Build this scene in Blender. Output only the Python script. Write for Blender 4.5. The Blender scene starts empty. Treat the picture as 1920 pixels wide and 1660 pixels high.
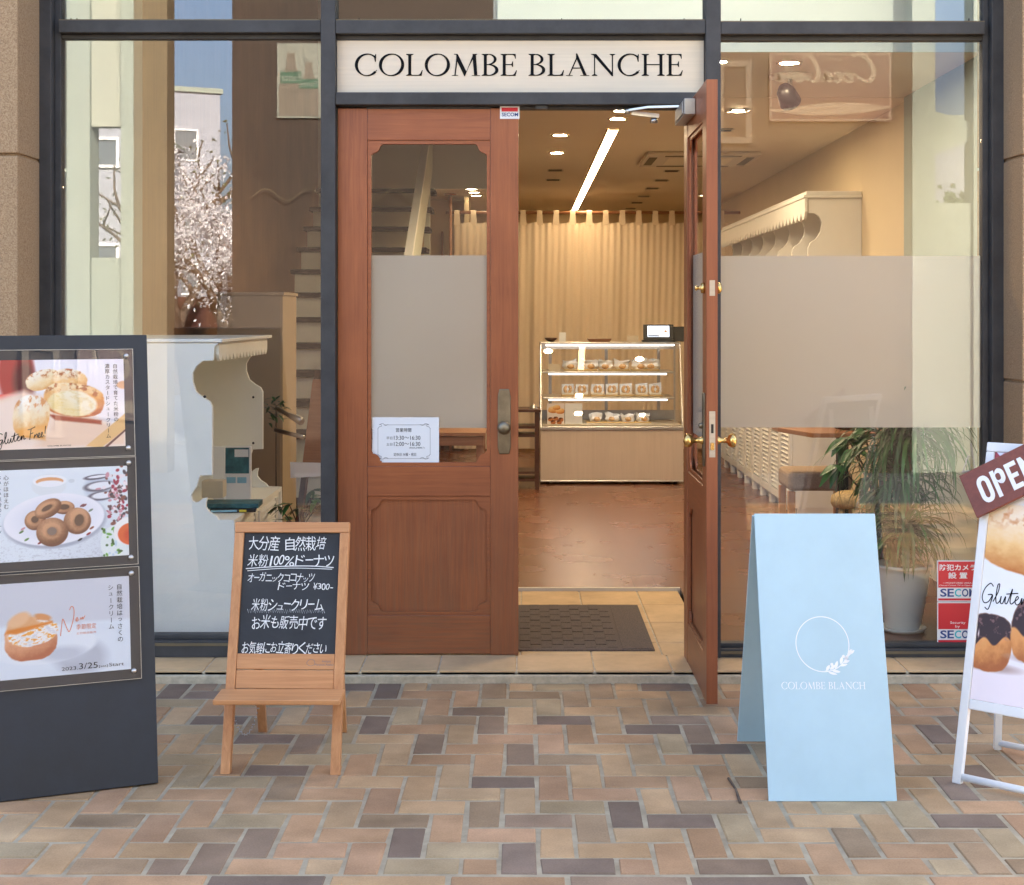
import bpy, bmesh, math, random
import numpy as np
from mathutils import Matrix, Vector
R = math.radians
rnd = random.Random(7)
SC = bpy.context.scene
COL = SC.collection

# ---------------------------------------------------------------- camera, sky, sun, exposure
F, CX, CY, EYE, DF = 2755.0, 983.0, 590.0, 1.41, 5.9      # focal length and horizon in photo pixels, eye height, camera to shopfront
cam = bpy.data.cameras.new('camera'); camo = bpy.data.objects.new('camera', cam); COL.objects.link(camo)
camo.location = (0, -DF, EYE); camo.rotation_euler = (R(90), 0, 0)
cam.sensor_width = 36; cam.lens = 36*F/1920; cam.shift_x = -(CX-960)/1920; cam.shift_y = -(830-CY)/1920
cam.clip_start = .05; cam.clip_end = 2000
SC.camera = camo
SUN_EL, SUN_AZ = 30, 20          # sun behind the shop building, a little to the right
w = bpy.data.worlds.new('World'); SC.world = w; w.use_nodes = True
nt = w.node_tree; bg = nt.nodes['Background']
sky = nt.nodes.new('ShaderNodeTexSky'); sky.sky_type = 'NISHITA'; sky.sun_disc = False
sky.sun_elevation = R(SUN_EL); sky.sun_rotation = R(SUN_AZ); sky.air_density = .75; sky.dust_density = 5; sky.ozone_density = .6
nt.links.new(sky.outputs[0], bg.inputs[0]); bg.inputs[1].default_value = .15
sl = bpy.data.lights.new('sun', 'SUN'); so = bpy.data.objects.new('sun', sl); COL.objects.link(so)
sl.energy = 4.8; sl.angle = R(.5); sl.color = (1, .94, .84)
so.rotation_euler = Vector((math.sin(R(SUN_AZ))*math.cos(R(SUN_EL)), math.cos(R(SUN_AZ))*math.cos(R(SUN_EL)), math.sin(R(SUN_EL)))).to_track_quat('Z', 'Y').to_euler()
so.location = (5, 12, 15)
SC.view_settings.view_transform = 'Standard'; SC.view_settings.look = 'None'
SC.view_settings.exposure = 2.9; SC.view_settings.gamma = 1
SC.render.engine = 'CYCLES'
cy = SC.cycles; cy.use_denoising = True; cy.max_bounces = 10; cy.diffuse_bounces = 5; cy.glossy_bounces = 4
cy.transmission_bounces = 6; cy.transparent_max_bounces = 24; cy.caustics_reflective = False; cy.caustics_refractive = False
cy.sample_clamp_indirect = 4

# ---------------------------------------------------------------- helpers
def at(px, py, d): return Vector(((px-CX)*d/F, d-DF, EYE-(py-CY)*d/F))
def X(px, d=DF): return (px-CX)*d/F
def Z(py, d=DF): return EYE-(py-CY)*d/F

def lin(c):
    return tuple((x/12.92 if x <= .04045 else ((x+.055)/1.055)**2.4) for x in c)

def principled(name):
    m = bpy.data.materials.new(name); m.use_nodes = True
    return m, m.node_tree, m.node_tree.nodes['Principled BSDF']

def mat(name, col, rough=.6, metal=0., var=.0, scale=8., stretch=(1, 1, 1), bump=0., bscale=None, spec=.5, coat=0., rvar=0., col2=None, detail=6.):
    """solid colour broken up by noise (var: depth of the light and dark of the material itself)"""
    m, t, b = principled(name)
    b.inputs['Roughness'].default_value = rough; b.inputs['Metallic'].default_value = metal
    b.inputs['Specular IOR Level'].default_value = spec; b.inputs['Coat Weight'].default_value = coat
    tc = t.nodes.new('ShaderNodeTexCoord'); mp = t.nodes.new('ShaderNodeMapping'); mp.inputs['Scale'].default_value = stretch
    t.links.new(tc.outputs['Object'], mp.inputs[0])
    if var or col2:
        n = t.nodes.new('ShaderNodeTexNoise'); n.inputs['Scale'].default_value = scale; n.inputs['Detail'].default_value = detail; n.inputs['Roughness'].default_value = .65
        t.links.new(mp.outputs[0], n.inputs[0])
        r = t.nodes.new('ShaderNodeValToRGB')
        r.color_ramp.elements[0].position = .32; r.color_ramp.elements[1].position = .68
        c2 = col2 or tuple(min(1, x*(1+var)) for x in col)
        c1 = col if col2 else tuple(x*(1-var) for x in col)
        r.color_ramp.elements[0].color = (*c1, 1); r.color_ramp.elements[1].color = (*c2, 1)
        t.links.new(n.outputs[0], r.inputs[0]); t.links.new(r.outputs[0], b.inputs['Base Color'])
        if rvar:
            mr = t.nodes.new('ShaderNodeMapRange'); mr.inputs[3].default_value = rough-rvar; mr.inputs[4].default_value = rough+rvar
            t.links.new(n.outputs[0], mr.inputs[0]); t.links.new(mr.outputs[0], b.inputs['Roughness'])
    else:
        b.inputs['Base Color'].default_value = (*col, 1)
    if bump:
        n2 = t.nodes.new('ShaderNodeTexNoise'); n2.inputs['Scale'].default_value = bscale or scale*3; n2.inputs['Detail'].default_value = 5
        t.links.new(mp.outputs[0], n2.inputs[0])
        bp = t.nodes.new('ShaderNodeBump'); bp.inputs['Strength'].default_value = bump; bp.inputs['Distance'].default_value = .004
        t.links.new(n2.outputs[0], bp.inputs['Height']); t.links.new(bp.outputs[0], b.inputs['Normal'])
    return m

def wood(name, dark, light, rough=.45, axis='Z', scale=1., bump=.15, coat=0., wear=None, wear_z=None):
    """grain lines along one axis plus broad tone changes; wear: paler scuffed wood below wear_z (kick wear, object space)"""
    m, t, b = principled(name); b.inputs['Roughness'].default_value = rough; b.inputs['Coat Weight'].default_value = coat; b.inputs['Coat Roughness'].default_value = .25
    N, L = t.nodes, t.links
    tc = N.new('ShaderNodeTexCoord'); mp = N.new('ShaderNodeMapping')
    s = [34*scale]*3; s['XYZ'.index(axis)] = 1.4*scale; mp.inputs['Scale'].default_value = s
    L.new(tc.outputs['Object'], mp.inputs[0])
    n1 = N.new('ShaderNodeTexNoise'); n1.inputs['Scale'].default_value = 2.2; n1.inputs['Detail'].default_value = 8; n1.inputs['Roughness'].default_value = .7; n1.inputs['Distortion'].default_value = .6
    L.new(mp.outputs[0], n1.inputs[0])
    n2 = N.new('ShaderNodeTexNoise'); n2.inputs['Scale'].default_value = 3.; n2.inputs['Detail'].default_value = 3
    L.new(tc.outputs['Object'], n2.inputs[0])
    ad = N.new('ShaderNodeMath'); ad.operation = 'MULTIPLY_ADD'; ad.inputs[1].default_value = .6
    L.new(n1.outputs[0], ad.inputs[0])
    sc = N.new('ShaderNodeMath'); sc.operation = 'MULTIPLY'; sc.inputs[1].default_value = .4; L.new(n2.outputs[0], sc.inputs[0]); L.new(sc.outputs[0], ad.inputs[2])
    r = N.new('ShaderNodeValToRGB'); r.color_ramp.elements[0].position = .36; r.color_ramp.elements[1].position = .66
    r.color_ramp.elements[0].color = (*dark, 1); r.color_ramp.elements[1].color = (*light, 1)
    L.new(ad.outputs[0], r.inputs[0])
    out = r.outputs[0]
    if wear:
        sx = N.new('ShaderNodeSeparateXYZ'); L.new(tc.outputs['Object'], sx.inputs[0])
        mr = N.new('ShaderNodeMapRange'); mr.inputs[1].default_value = wear_z; mr.inputs[2].default_value = 0; L.new(sx.outputs[2], mr.inputs[0])
        ml = N.new('ShaderNodeMath'); ml.operation = 'MULTIPLY'; L.new(mr.outputs[0], ml.inputs[0])
        n3 = N.new('ShaderNodeTexNoise'); n3.inputs['Scale'].default_value = 3; n3.inputs['Detail'].default_value = 9; n3.inputs['Roughness'].default_value = .75
        L.new(mp.outputs[0], n3.inputs[0])
        m3 = N.new('ShaderNodeMapRange'); m3.inputs[1].default_value = .30; m3.inputs[2].default_value = .78; L.new(n3.outputs[0], m3.inputs[0]); L.new(m3.outputs[0], ml.inputs[1])
        mx = N.new('ShaderNodeMix'); mx.data_type = 'RGBA'; L.new(ml.outputs[0], mx.inputs[0]); L.new(out, mx.inputs[6]); mx.inputs[7].default_value = (*wear, 1)
        out = mx.outputs[2]
    L.new(out, b.inputs['Base Color'])
    bp = N.new('ShaderNodeBump'); bp.inputs['Strength'].default_value = bump; bp.inputs['Distance'].default_value = .002
    L.new(n1.outputs[0], bp.inputs['Height']); L.new(bp.outputs[0], b.inputs['Normal'])
    return m

def emit(name, col, s):
    m, t, b = principled(name); b.inputs['Base Color'].default_value = (*col, 1); b.inputs['Emission Color'].default_value = (*col, 1); b.inputs['Emission Strength'].default_value = s
    return m

def glass_mat(name, fac=.1, tint=(1, 1, 1), rough=0.0, edge=.5):
    """clear sheet: lets light straight through and mirrors what faces it, more so at glancing angles"""
    m = bpy.data.materials.new(name); m.use_nodes = True; t = m.node_tree; t.nodes.clear(); N, L = t.nodes, t.links
    o = N.new('ShaderNodeOutputMaterial'); mx = N.new('ShaderNodeMixShader'); tr = N.new('ShaderNodeBsdfTransparent'); gl = N.new('ShaderNodeBsdfGlossy')
    tr.inputs[0].default_value = (*tint, 1); gl.inputs['Roughness'].default_value = rough
    lw = N.new('ShaderNodeLayerWeight'); lw.inputs[0].default_value = .35
    mr = N.new('ShaderNodeMapRange'); mr.inputs[3].default_value = fac; mr.inputs[4].default_value = fac+edge; L.new(lw.outputs['Fresnel'], mr.inputs[0])
    L.new(mr.outputs[0], mx.inputs[0]); L.new(tr.outputs[0], mx.inputs[1]); L.new(gl.outputs[0], mx.inputs[2]); L.new(mx.outputs[0], o.inputs[0])
    return m

def frost_mat(name, col, see=.55):
    """etched film: what lies behind shows only as a soft blur under a milky veil"""
    m = bpy.data.materials.new(name); m.use_nodes = True; t = m.node_tree; t.nodes.clear(); N, L = t.nodes, t.links
    o = N.new('ShaderNodeOutputMaterial'); a = N.new('ShaderNodeMixShader'); b = N.new('ShaderNodeMixShader')
    d = N.new('ShaderNodeBsdfDiffuse'); tl = N.new('ShaderNodeBsdfTranslucent'); rf = N.new('ShaderNodeBsdfRefraction')
    d.inputs[0].default_value = (*col, 1); tl.inputs[0].default_value = (*col, 1)
    rf.inputs['Color'].default_value = (.93,.93,.91,1); rf.inputs['Roughness'].default_value = .42; rf.inputs['IOR'].default_value = 1.22
    a.inputs[0].default_value = .35; L.new(d.outputs[0], a.inputs[1]); L.new(tl.outputs[0], a.inputs[2])
    tc = N.new('ShaderNodeTexCoord'); n = N.new('ShaderNodeTexNoise'); n.inputs['Scale'].default_value = 2.2; n.inputs['Detail'].default_value = 4; L.new(tc.outputs['Object'], n.inputs[0])
    mr = N.new('ShaderNodeMapRange'); mr.inputs[1].default_value = .3; mr.inputs[2].default_value = .7; mr.inputs[3].default_value = see-.06; mr.inputs[4].default_value = see+.06; L.new(n.outputs[0], mr.inputs[0])
    L.new(mr.outputs[0], b.inputs[0]); L.new(a.outputs[0], b.inputs[1]); L.new(rf.outputs[0], b.inputs[2]); L.new(b.outputs[0], o.inputs[0])
    return m

def attr_mat(name, rough=.5, spec=.3, grain=0., gscale=60., bump=0., leafy=False):
    """colour from the mesh's own colour attribute (bricks, prints, petals) with a fine grain"""
    m, t, b = principled(name); N, L = t.nodes, t.links
    at_ = N.new('ShaderNodeVertexColor'); at_.layer_name = 'Col'
    b.inputs['Roughness'].default_value = rough; b.inputs['Specular IOR Level'].default_value = spec
    out = at_.outputs[0]
    if grain:
        tc = N.new('ShaderNodeTexCoord'); n = N.new('ShaderNodeTexNoise'); n.inputs['Scale'].default_value = gscale; n.inputs['Detail'].default_value = 8; n.inputs['Roughness'].default_value = .7
        L.new(tc.outputs['Object'], n.inputs[0])
        n5 = N.new('ShaderNodeTexNoise'); n5.inputs['Scale'].default_value = 7; n5.inputs['Detail'].default_value = 6; L.new(tc.outputs['Object'], n5.inputs[0])
        if bump:      # old stains and spills, spread over many bricks
            n6 = N.new('ShaderNodeTexNoise'); n6.inputs['Scale'].default_value = 1.6; n6.inputs['Detail'].default_value = 7; n6.inputs['Roughness'].default_value = .62; L.new(tc.outputs['Object'], n6.inputs[0])
            m6 = N.new('ShaderNodeMapRange'); m6.inputs[1].default_value = .36; m6.inputs[2].default_value = .62; L.new(n6.outputs[0], m6.inputs[0])
            x6 = N.new('ShaderNodeMix'); x6.data_type = 'RGBA'; x6.blend_type = 'MULTIPLY'; x6.inputs[0].default_value = 1; r6 = N.new('ShaderNodeValToRGB'); r6.color_ramp.elements[0].color = (.76,.73,.70,1); r6.color_ramp.elements[1].color = (1.0,1.0,1.0,1)
            L.new(m6.outputs[0], r6.inputs[0]); L.new(out, x6.inputs[6]); L.new(r6.outputs[0], x6.inputs[7]); out = x6.outputs[2]
        av = N.new('ShaderNodeMath'); av.operation = 'ADD'; L.new(n.outputs[0], av.inputs[0]); L.new(n5.outputs[0], av.inputs[1])
        mr = N.new('ShaderNodeMapRange'); mr.inputs[1].default_value = .6; mr.inputs[2].default_value = 1.4; mr.inputs[3].default_value = 1-grain; mr.inputs[4].default_value = 1+grain
        L.new(av.outputs[0], mr.inputs[0])
        vm = N.new('ShaderNodeVectorMath'); vm.operation = 'SCALE'; L.new(out, vm.inputs[0]); L.new(mr.outputs[0], vm.inputs[3]); out = vm.outputs[0]
        if bump:
            bp = N.new('ShaderNodeBump'); bp.inputs['Strength'].default_value = bump; bp.inputs['Distance'].default_value = .002
            L.new(n.outputs[0], bp.inputs['Height']); L.new(bp.outputs[0], b.inputs['Normal'])
    L.new(out, b.inputs['Base Color'])
    if leafy: b.inputs['Transmission Weight'].default_value = 0.; b.inputs['Subsurface Weight'].default_value = 0.
    return m

class MB:
    """collects faces; build() links them as one mesh object in its parent's frame"""
    def __init__(s, T=None): s.v = []; s.f = []; s.c = []; s.T = T; s.col = None; s.smooth = []; s.sm = False
    def add(s, vs, fs):
        n = len(s.v)
        for p in vs:
            p = Vector(p); s.v.append(tuple(s.T @ p if s.T else p))
        for f in fs: s.f.append(tuple(i+n for i in f)); s.c.append(s.col); s.smooth.append(s.sm)
        return s
    def box(s, x0, x1, y0, y1, z0, z1):
        if x0 > x1: x0, x1 = x1, x0
        if y0 > y1: y0, y1 = y1, y0
        if z0 > z1: z0, z1 = z1, z0
        return s.add([(x0,y0,z0),(x1,y0,z0),(x1,y1,z0),(x0,y1,z0),(x0,y0,z1),(x1,y0,z1),(x1,y1,z1),(x0,y1,z1)],
                     [(0,3,2,1),(4,5,6,7),(0,1,5,4),(1,2,6,5),(2,3,7,6),(3,0,4,7)])
    def bar(s, a, b, w, h=None, up=(0,0,1)):
        """square bar from a to b"""
        a, b = Vector(a), Vector(b); h = h or w; d = (b-a).normalized(); u = Vector(up)
        if abs(d.dot(u)) > .98: u = Vector((0,1,0))
        x = d.cross(u).normalized(); y = x.cross(d).normalized(); vs = []
        for p in (a, b):
            for sx, sy in ((-1,-1),(1,-1),(1,1),(-1,1)): vs.append(p+x*sx*w/2+y*sy*h/2)
        return s.add(vs, [(3,2,1,0),(4,5,6,7),(0,1,5,4),(1,2,6,5),(2,3,7,6),(3,0,4,7)])
    def tube(s, pts, r, n=8, cap=True):
        pts = [Vector(p) for p in pts]; rs = r if isinstance(r, (list, tuple)) else [r]*len(pts); vs = []; fs = []; ref = None
        for i, p in enumerate(pts):
            d = (pts[min(i+1, len(pts)-1)]-pts[max(i-1, 0)]).normalized()
            if ref is None: ref = Vector((0,0,1)) if abs(d.z) < .9 else Vector((1,0,0))
            x = d.cross(ref).normalized(); y = d.cross(x).normalized(); ref = x.cross(d)*-1 if False else ref
            for k in range(n):
                a = 2*math.pi*k/n; vs.append(p+(x*math.cos(a)+y*math.sin(a))*rs[i])
        for i in range(len(pts)-1):
            for k in range(n):
                k2 = (k+1) % n; fs.append((i*n+k, i*n+k2, (i+1)*n+k2, (i+1)*n+k))
        if cap: fs.append(tuple(range(n-1, -1, -1))); fs.append(tuple(range((len(pts)-1)*n, len(pts)*n)))
        o = s.sm; s.sm = True; s.add(vs, fs); s.sm = o; return s
    def lathe(s, prof, c=(0,0,0), axis='Z', n=24):
        """profile (r, h) turned round an axis"""
        vs = []; fs = []; m = len(prof)
        for k in range(n):
            a = 2*math.pi*k/n; ca, sa = math.cos(a), math.sin(a)
            for r, h in prof:
                p = (r*ca, r*sa, h) if axis == 'Z' else ((r*ca, -h, r*sa) if axis == 'Y' else (h, r*ca, r*sa))
                vs.append((p[0]+c[0], p[1]+c[1], p[2]+c[2]))
        for k in range(n):
            k2 = (k+1) % n
            for i in range(m-1):
                fs.append((k*m+i, k2*m+i, k2*m+i+1, k*m+i+1))
        o = s.sm; s.sm = True; s.add(vs, fs); s.sm = o; return s
    def prism(s, poly, y0, y1, plane='XZ'):
        """outline pulled along the third axis"""
        n = len(poly)
        if plane == 'XZ': vs = [(p[0], y0, p[1]) for p in poly]+[(p[0], y1, p[1]) for p in poly]
        elif plane == 'YZ': vs = [(y0, p[0], p[1]) for p in poly]+[(y1, p[0], p[1]) for p in poly]
        else: vs = [(p[0], p[1], y0) for p in poly]+[(p[0], p[1], y1) for p in poly]
        return s.add(vs, [tuple(range(n)), tuple(range(2*n-1, n-1, -1))]+[(i, n+i, n+(i+1) % n, (i+1) % n) for i in range(n)])
    def poly(s, pts): return s.add(pts, [tuple(range(len(pts)))])
    def flat(s, poly, y): return s.add([(p[0], y, p[1]) for p in poly], [tuple(range(len(poly)))])
    def ring(s, outer, inner, y0, y1):
        n = len(outer); vs = [(p[0], y0, p[1]) for p in outer]+[(p[0], y0, p[1]) for p in inner]+[(p[0], y1, p[1]) for p in outer]+[(p[0], y1, p[1]) for p in inner]; fs = []
        for i in range(n):
            j = (i+1) % n; fs += [(i, j, n+j, n+i), (n+i, n+j, 3*n+j, 3*n+i), (2*n+j, 2*n+i, 3*n+i, 3*n+j), (j, i, 2*n+i, 2*n+j)]
        return s.add(vs, fs)
    def ico(s, c, r, sub=1, sq=(1,1,1), jit=0.):
        bm = bmesh.new(); bmesh.ops.create_icosphere(bm, subdivisions=sub, radius=1); bm.verts.ensure_lookup_table()
        vs = []
        for v in bm.verts:
            k = 1+jit*(rnd.random()-.5); vs.append((c[0]+v.co.x*r*sq[0]*k, c[1]+v.co.y*r*sq[1]*k, c[2]+v.co.z*r*sq[2]*k))
        fs = [tuple(v.index for v in f.verts) for f in bm.faces]; bm.free()
        o = s.sm; s.sm = True; s.add(vs, fs); s.sm = o; return s
    def text(s, body, x0, x1, z0, z1, y, rot=0., keep=False, align='c', bold=0.):
        """words fitted to a box in the XZ plane, facing -Y"""
        V, Fc, b = glyphs(body, bold); bw, bh = b[1]-b[0], b[3]-b[2]
        kx, kz = (x1-x0)/max(bw, 1e-4), (z1-z0)/max(bh, 1e-4)
        if keep:
            k = min(kx, kz); ox = (x1-x0-bw*k)/2 if align == 'c' else 0; kx = kz = k
        else: ox = 0
        cx, cz = (x0+x1)/2, (z0+z1)/2; cr, sr = math.cos(rot), math.sin(rot); vs = []
        for p in V:
            a = x0+ox+(p[0]-b[0])*kx-cx; c = z0+(p[1]-b[2])*kz-cz; vs.append((cx+a*cr-c*sr, y, cz+a*sr+c*cr))
        return s.add(vs, Fc)
    def column(s, body, x, z1, z0, size, y):
        """upright Japanese line, one character below the other"""
        n = len(body); st = (z1-z0)/n
        for i, ch in enumerate(body):
            zc = z1-(i+.5)*st; V, Fc, b = glyphs(ch); k = size
            bx, bz = (b[0]+b[1])/2, (b[2]+b[3])/2; turn = ch == 'ー'
            vs = []
            for p in V:
                a, c = (p[0]-bx)*k, (p[1]-bz)*k
                if turn: a, c = -c, a
                if ch in 'ュっョッャ': a, c = a*.9, c*.9
                vs.append((x+a, y, zc+c))
            s.add(vs, Fc)
        return s
    def stroke(s, pts, wd, y, smooth=True, pen=0.):
        """pen line: a ribbon along a smoothed path in the XZ plane"""
        P = curve(pts) if smooth and len(pts) > 2 else [tuple(p) for p in pts]; n = len(P); vs = []
        for i, p in enumerate(P):
            a, b = P[max(i-1, 0)], P[min(i+1, n-1)]; dx, dz = b[0]-a[0], b[1]-a[1]; l = math.hypot(dx, dz) or 1
            k = wd/2*(1+pen*(-dz/l)); vs += [(p[0]-dz/l*k, y, p[1]+dx/l*k), (p[0]+dz/l*k, y, p[1]-dx/l*k)]
        return s.add(vs, [(2*i, 2*i+1, 2*i+3, 2*i+2) for i in range(n-1)])
    def build(s, name, m, parent=None, bevel=0., seg=2, org=None):
        me = bpy.data.meshes.new(name); v = s.v
        if parent is None and org is None:
            a = np.array(v); org = ((a[:,0].min()+a[:,0].max())/2, (a[:,1].min()+a[:,1].max())/2, a[:,2].min())
        if org is not None: v = [(p[0]-org[0], p[1]-org[1], p[2]-org[2]) for p in v]
        me.from_pydata(v, [], s.f); me.update()
        if any(s.smooth): me.polygons.foreach_set('use_smooth', s.smooth)
        if any(c is not None for c in s.c):
            ca = me.color_attributes.new('Col', 'FLOAT_COLOR', 'CORNER'); arr = []
            for p, c in zip(me.polygons, s.c): arr += [*(c or (1,1,1)), 1]*p.loop_total
            ca.data.foreach_set('color', arr)
        o = bpy.data.objects.new(name, me); COL.objects.link(o); me.materials.append(m)
        if parent is not None: o.parent = parent
        elif org is not None: o.location = org
        if bevel:
            bv = o.modifiers.new('bevel', 'BEVEL'); bv.width = bevel; bv.segments = seg; bv.limit_method = 'ANGLE'; bv.angle_limit = R(40); bv.harden_normals = False
        return o

_g = {}
def glyphs(body, bold=0.):
    key = (body, bold)
    if key not in _g:
        c = bpy.data.curves.new('lettering', 'FONT'); c.body = body; c.resolution_u = 3; c.offset = bold
        o = bpy.data.objects.new('lettering', c); COL.objects.link(o); dg = bpy.context.evaluated_depsgraph_get(); dg.update()
        m = bpy.data.meshes.new_from_object(o.evaluated_get(dg)); V = [tuple(v.co) for v in m.vertices]; Fc = [tuple(p.vertices) for p in m.polygons]
        bpy.data.objects.remove(o); bpy.data.curves.remove(c); bpy.data.meshes.remove(m)
        xs = [p[0] for p in V] or [0, 1]; ys = [p[1] for p in V] or [0, 1]; _g[key] = (V, Fc, (min(xs), max(xs), min(ys), max(ys)))
    return _g[key]

def curve(pts, n=6):
    P = [pts[0]]+list(pts)+[pts[-1]]; out = []
    for i in range(1, len(P)-2):
        for k in range(n):
            t = k/n; q = []
            for d in range(len(pts[0])):
                a, b, c, e = P[i-1][d], P[i][d], P[i+1][d], P[i+2][d]
                q.append(.5*(2*b+(c-a)*t+(2*a-5*b+4*c-e)*t*t+(3*b-a-3*c+e)*t**3))
            out.append(tuple(q))
    out.append(tuple(pts[-1])); return out

def thing(name, label, cat, loc=(0,0,0), rotz=0., group=None):
    o = bpy.data.objects.new(name, None); COL.objects.link(o); o.location = loc; o.rotation_euler = (0, 0, rotz); o.empty_display_size = .1
    o['label'] = label; o['category'] = cat
    if group: o['group'] = group
    return o
def tag(o, label, cat, group=None):
    o['label'] = label; o['category'] = cat
    if group: o['group'] = group
    return o
def setting(o, kind='structure'): o['kind'] = kind; return o
def off(loc): return Matrix.Translation(-Vector(loc))      # builds a part in world coordinates under a thing standing at loc
def dup(root, loc, label, rotz=None):
    r = root.copy(); COL.objects.link(r); r.location = loc; r['label'] = label
    if rotz is not None: r.rotation_euler = (0, 0, rotz)
    for ch in list(root.children):
        c = ch.copy(); COL.objects.link(c); c.parent = r
        for g in ch.children:
            d = g.copy(); COL.objects.link(d); d.parent = c
    return r

# roman capitals with bracketed serifs, cap height 1
def serif_letters(word, gap=.07):
    out = []; x = 0.
    def stem(x, w, a=0., b=1., sb=1, st=1, s=.085, h=.028, br=.05):
        L = []
        L += [(x-s, a), (x+w+s, a), (x+w+s, a+h), (x+w, a+h+br)] if sb else [(x, a), (x+w, a)]
        L += [(x+w, b-h-br), (x+w+s, b-h), (x+w+s, b), (x-s, b), (x-s, b-h), (x, b-h-br)] if st else [(x+w, b), (x, b)]
        L += [(x, a+h+br), (x-s, a+h)] if sb else []
        return [L]
    def arc(cx, cz, rx, rz, a0, a1, th, tn, n=22, tilt=0.):
        q = []
        for i in range(n):
            p = []
            for a in (a0+(a1-a0)*i/n, a0+(a1-a0)*(i+1)/n):
                a_ = R(a); t = tn+(th-tn)*abs(math.cos(a_+tilt))**1.3
                p.append(((cx+rx*math.cos(a_), cz+rz*math.sin(a_)), (cx+(rx-t)*math.cos(a_), cz+(rz-t)*math.sin(a_))))
            q.append([p[0][0], p[1][0], p[1][1], p[0][1]])
        return q
    S, T = .115, .045
    for ch in word:
        P = []; wd = .5
        if ch == 'O': P = arc(.49, .5, .49, .52, 0, 360, .125, .045, 40, .25); wd = .98
        elif ch == 'C': P = arc(.48, .5, .48, .52, 42, 318, .125, .05, 32, .2)+[[(.78,.64),(.815,.64),(.825,.99),(.80,.99),(.74,.86)], [(.74,.14),(.80,.16),(.86,.25),(.835,.27)]]; wd = .86
        elif ch == 'L': P = stem(.085, S)+[[(.2,0),(.60,0),(.645,.26),(.615,.26),(.54,.09),(.47,.045),(.2,.045)]]; wd = .65
        elif ch == 'B': P = stem(.085, S)+arc(.28,.755,.30,.245,-90,90,.11,.04,16)+arc(.30,.265,.35,.265,-90,90,.125,.045,16)+[[(.2,.96),(.3,.96),(.3,1),(.2,1)],[(.2,.49),(.3,.49),(.3,.535),(.2,.535)],[(.2,0),(.3,0),(.3,.045),(.2,.045)]]; wd = .66
        elif ch == 'E': P = stem(.085, S)+[[(.2,0),(.58,0),(.635,.25),(.605,.25),(.53,.09),(.46,.045),(.2,.045)], [(.2,.955),(.46,.955),(.53,.91),(.565,.78),(.59,.78),(.585,1),(.2,1)], [(.2,.49),(.42,.49),(.46,.40),(.485,.40),(.485,.66),(.46,.66),(.42,.535),(.2,.535)]]; wd = .64
        elif ch == 'H': P = stem(.085, S)+stem(.69, S)+[[(.2,.485),(.69,.485),(.69,.535),(.2,.535)]]; wd = .89
        elif ch == 'N': P = stem(.11, T, 0, 1, 1, 0)+stem(.80, T, 0, 1, 0, 1)+[[(.0,1),(.0,.97),(.08,.94),(.80,-.02),(.845,-.02),(.845,.10),(.2,1)]]; wd = .95
        elif ch == 'A': P = [[(.10,.03),(.145,.03),(.44,.80),(.42,.9)],[(.385,1.02),(.435,1.02),(.80,.03),(.67,.03),(.385,.84)],[(.22,.33),(.60,.33),(.585,.375),(.235,.375)],[(0,0),(.26,0),(.26,.028),(0,.028)],[(.55,0),(.90,0),(.90,.028),(.55,.028)]]; wd = .90
        elif ch == 'M': P = [[(.10,.03),(.145,.03),(.235,.92),(.19,1)],[(.08,1),(.225,1),(.56,.20),(.51,-.02),(.48,-.02),(.17,.74),(.17,.96),(.08,.972)],[(.51,-.02),(.83,1),(.86,.86),(.56,.2)],[(.80,1),(.98,1),(.98,.972),(.93,.95),(.985,.03),(.86,.03),(.80,.86)],[(0,0),(.24,0),(.24,.028),(0,.028)],[(.77,0),(1.08,0),(1.08,.028),(.77,.028)]]; wd = 1.08
        elif ch == ' ': wd = .30
        out += [[(px+x, pz) for px, pz in q] for q in P]; x += wd+gap
    return out, x-gap
def put_serif(mb, word, x0, x1, z0, z1, y, step=.00008):
    P, wd = serif_letters(word)
    for i, q in enumerate(P): mb.flat([(x0+a*(x1-x0)/wd, z0+b*(z1-z0)) for a, b in q], y-step*(i % 12))

SCRIPT = {'Gluten': [[(.55,.85),(.38,1),(.12,.72),(.02,.3),(.15,.02),(.38,.1),(.52,.42),(.3,.42),(.54,.43),(.5,.1),(.38,-.3),(.2,-.2)], [(.6,.1),(.82,.6),(.86,.98),(.76,.9),(.73,.3),(.8,.03),(.94,.15),(1.0,.4),(.98,.1),(1.1,.05),(1.22,.4),(1.22,.1),(1.34,.1),(1.54,.8),(1.47,.2),(1.56,.05),(1.7,.18),(1.88,.36),(1.8,.44),(1.72,.2),(1.82,.03),(1.97,.12),(2.06,.38),(2.05,.05),(2.18,.36),(2.26,.3),(2.26,.06),(2.42,.1)], [(1.25,.52),(1.85,.6)]],
          'Free': [[(.15,0),(.28,.9)], [(.0,.88),(.3,.92),(.62,1.04)], [(.18,.48),(.46,.55)], [(.5,.05),(.58,.38),(.56,.2),(.74,.4),(.82,.1),(.98,.36),(.9,.44),(.84,.2),(.92,.05),(1.08,.15),(1.22,.38),(1.14,.46),(1.08,.22),(1.16,.05),(1.32,.2)], [(1.46,.95),(1.40,.3)], [(1.385,.1),(1.375,.05)]],
          'New': [[(0,-.35),(.1,.4),(.17,.62),(.42,-.05),(.55,-.12),(.78,.6),(.8,1.15),(.66,1.3),(.55,1.1)], [(.92,.4),(1.02,.52),(.97,.58),(.9,.44),(.98,.36),(1.1,.46)], [(1.18,.56),(1.2,.42),(1.3,.56),(1.32,.42),(1.45,.62)]]}
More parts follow.
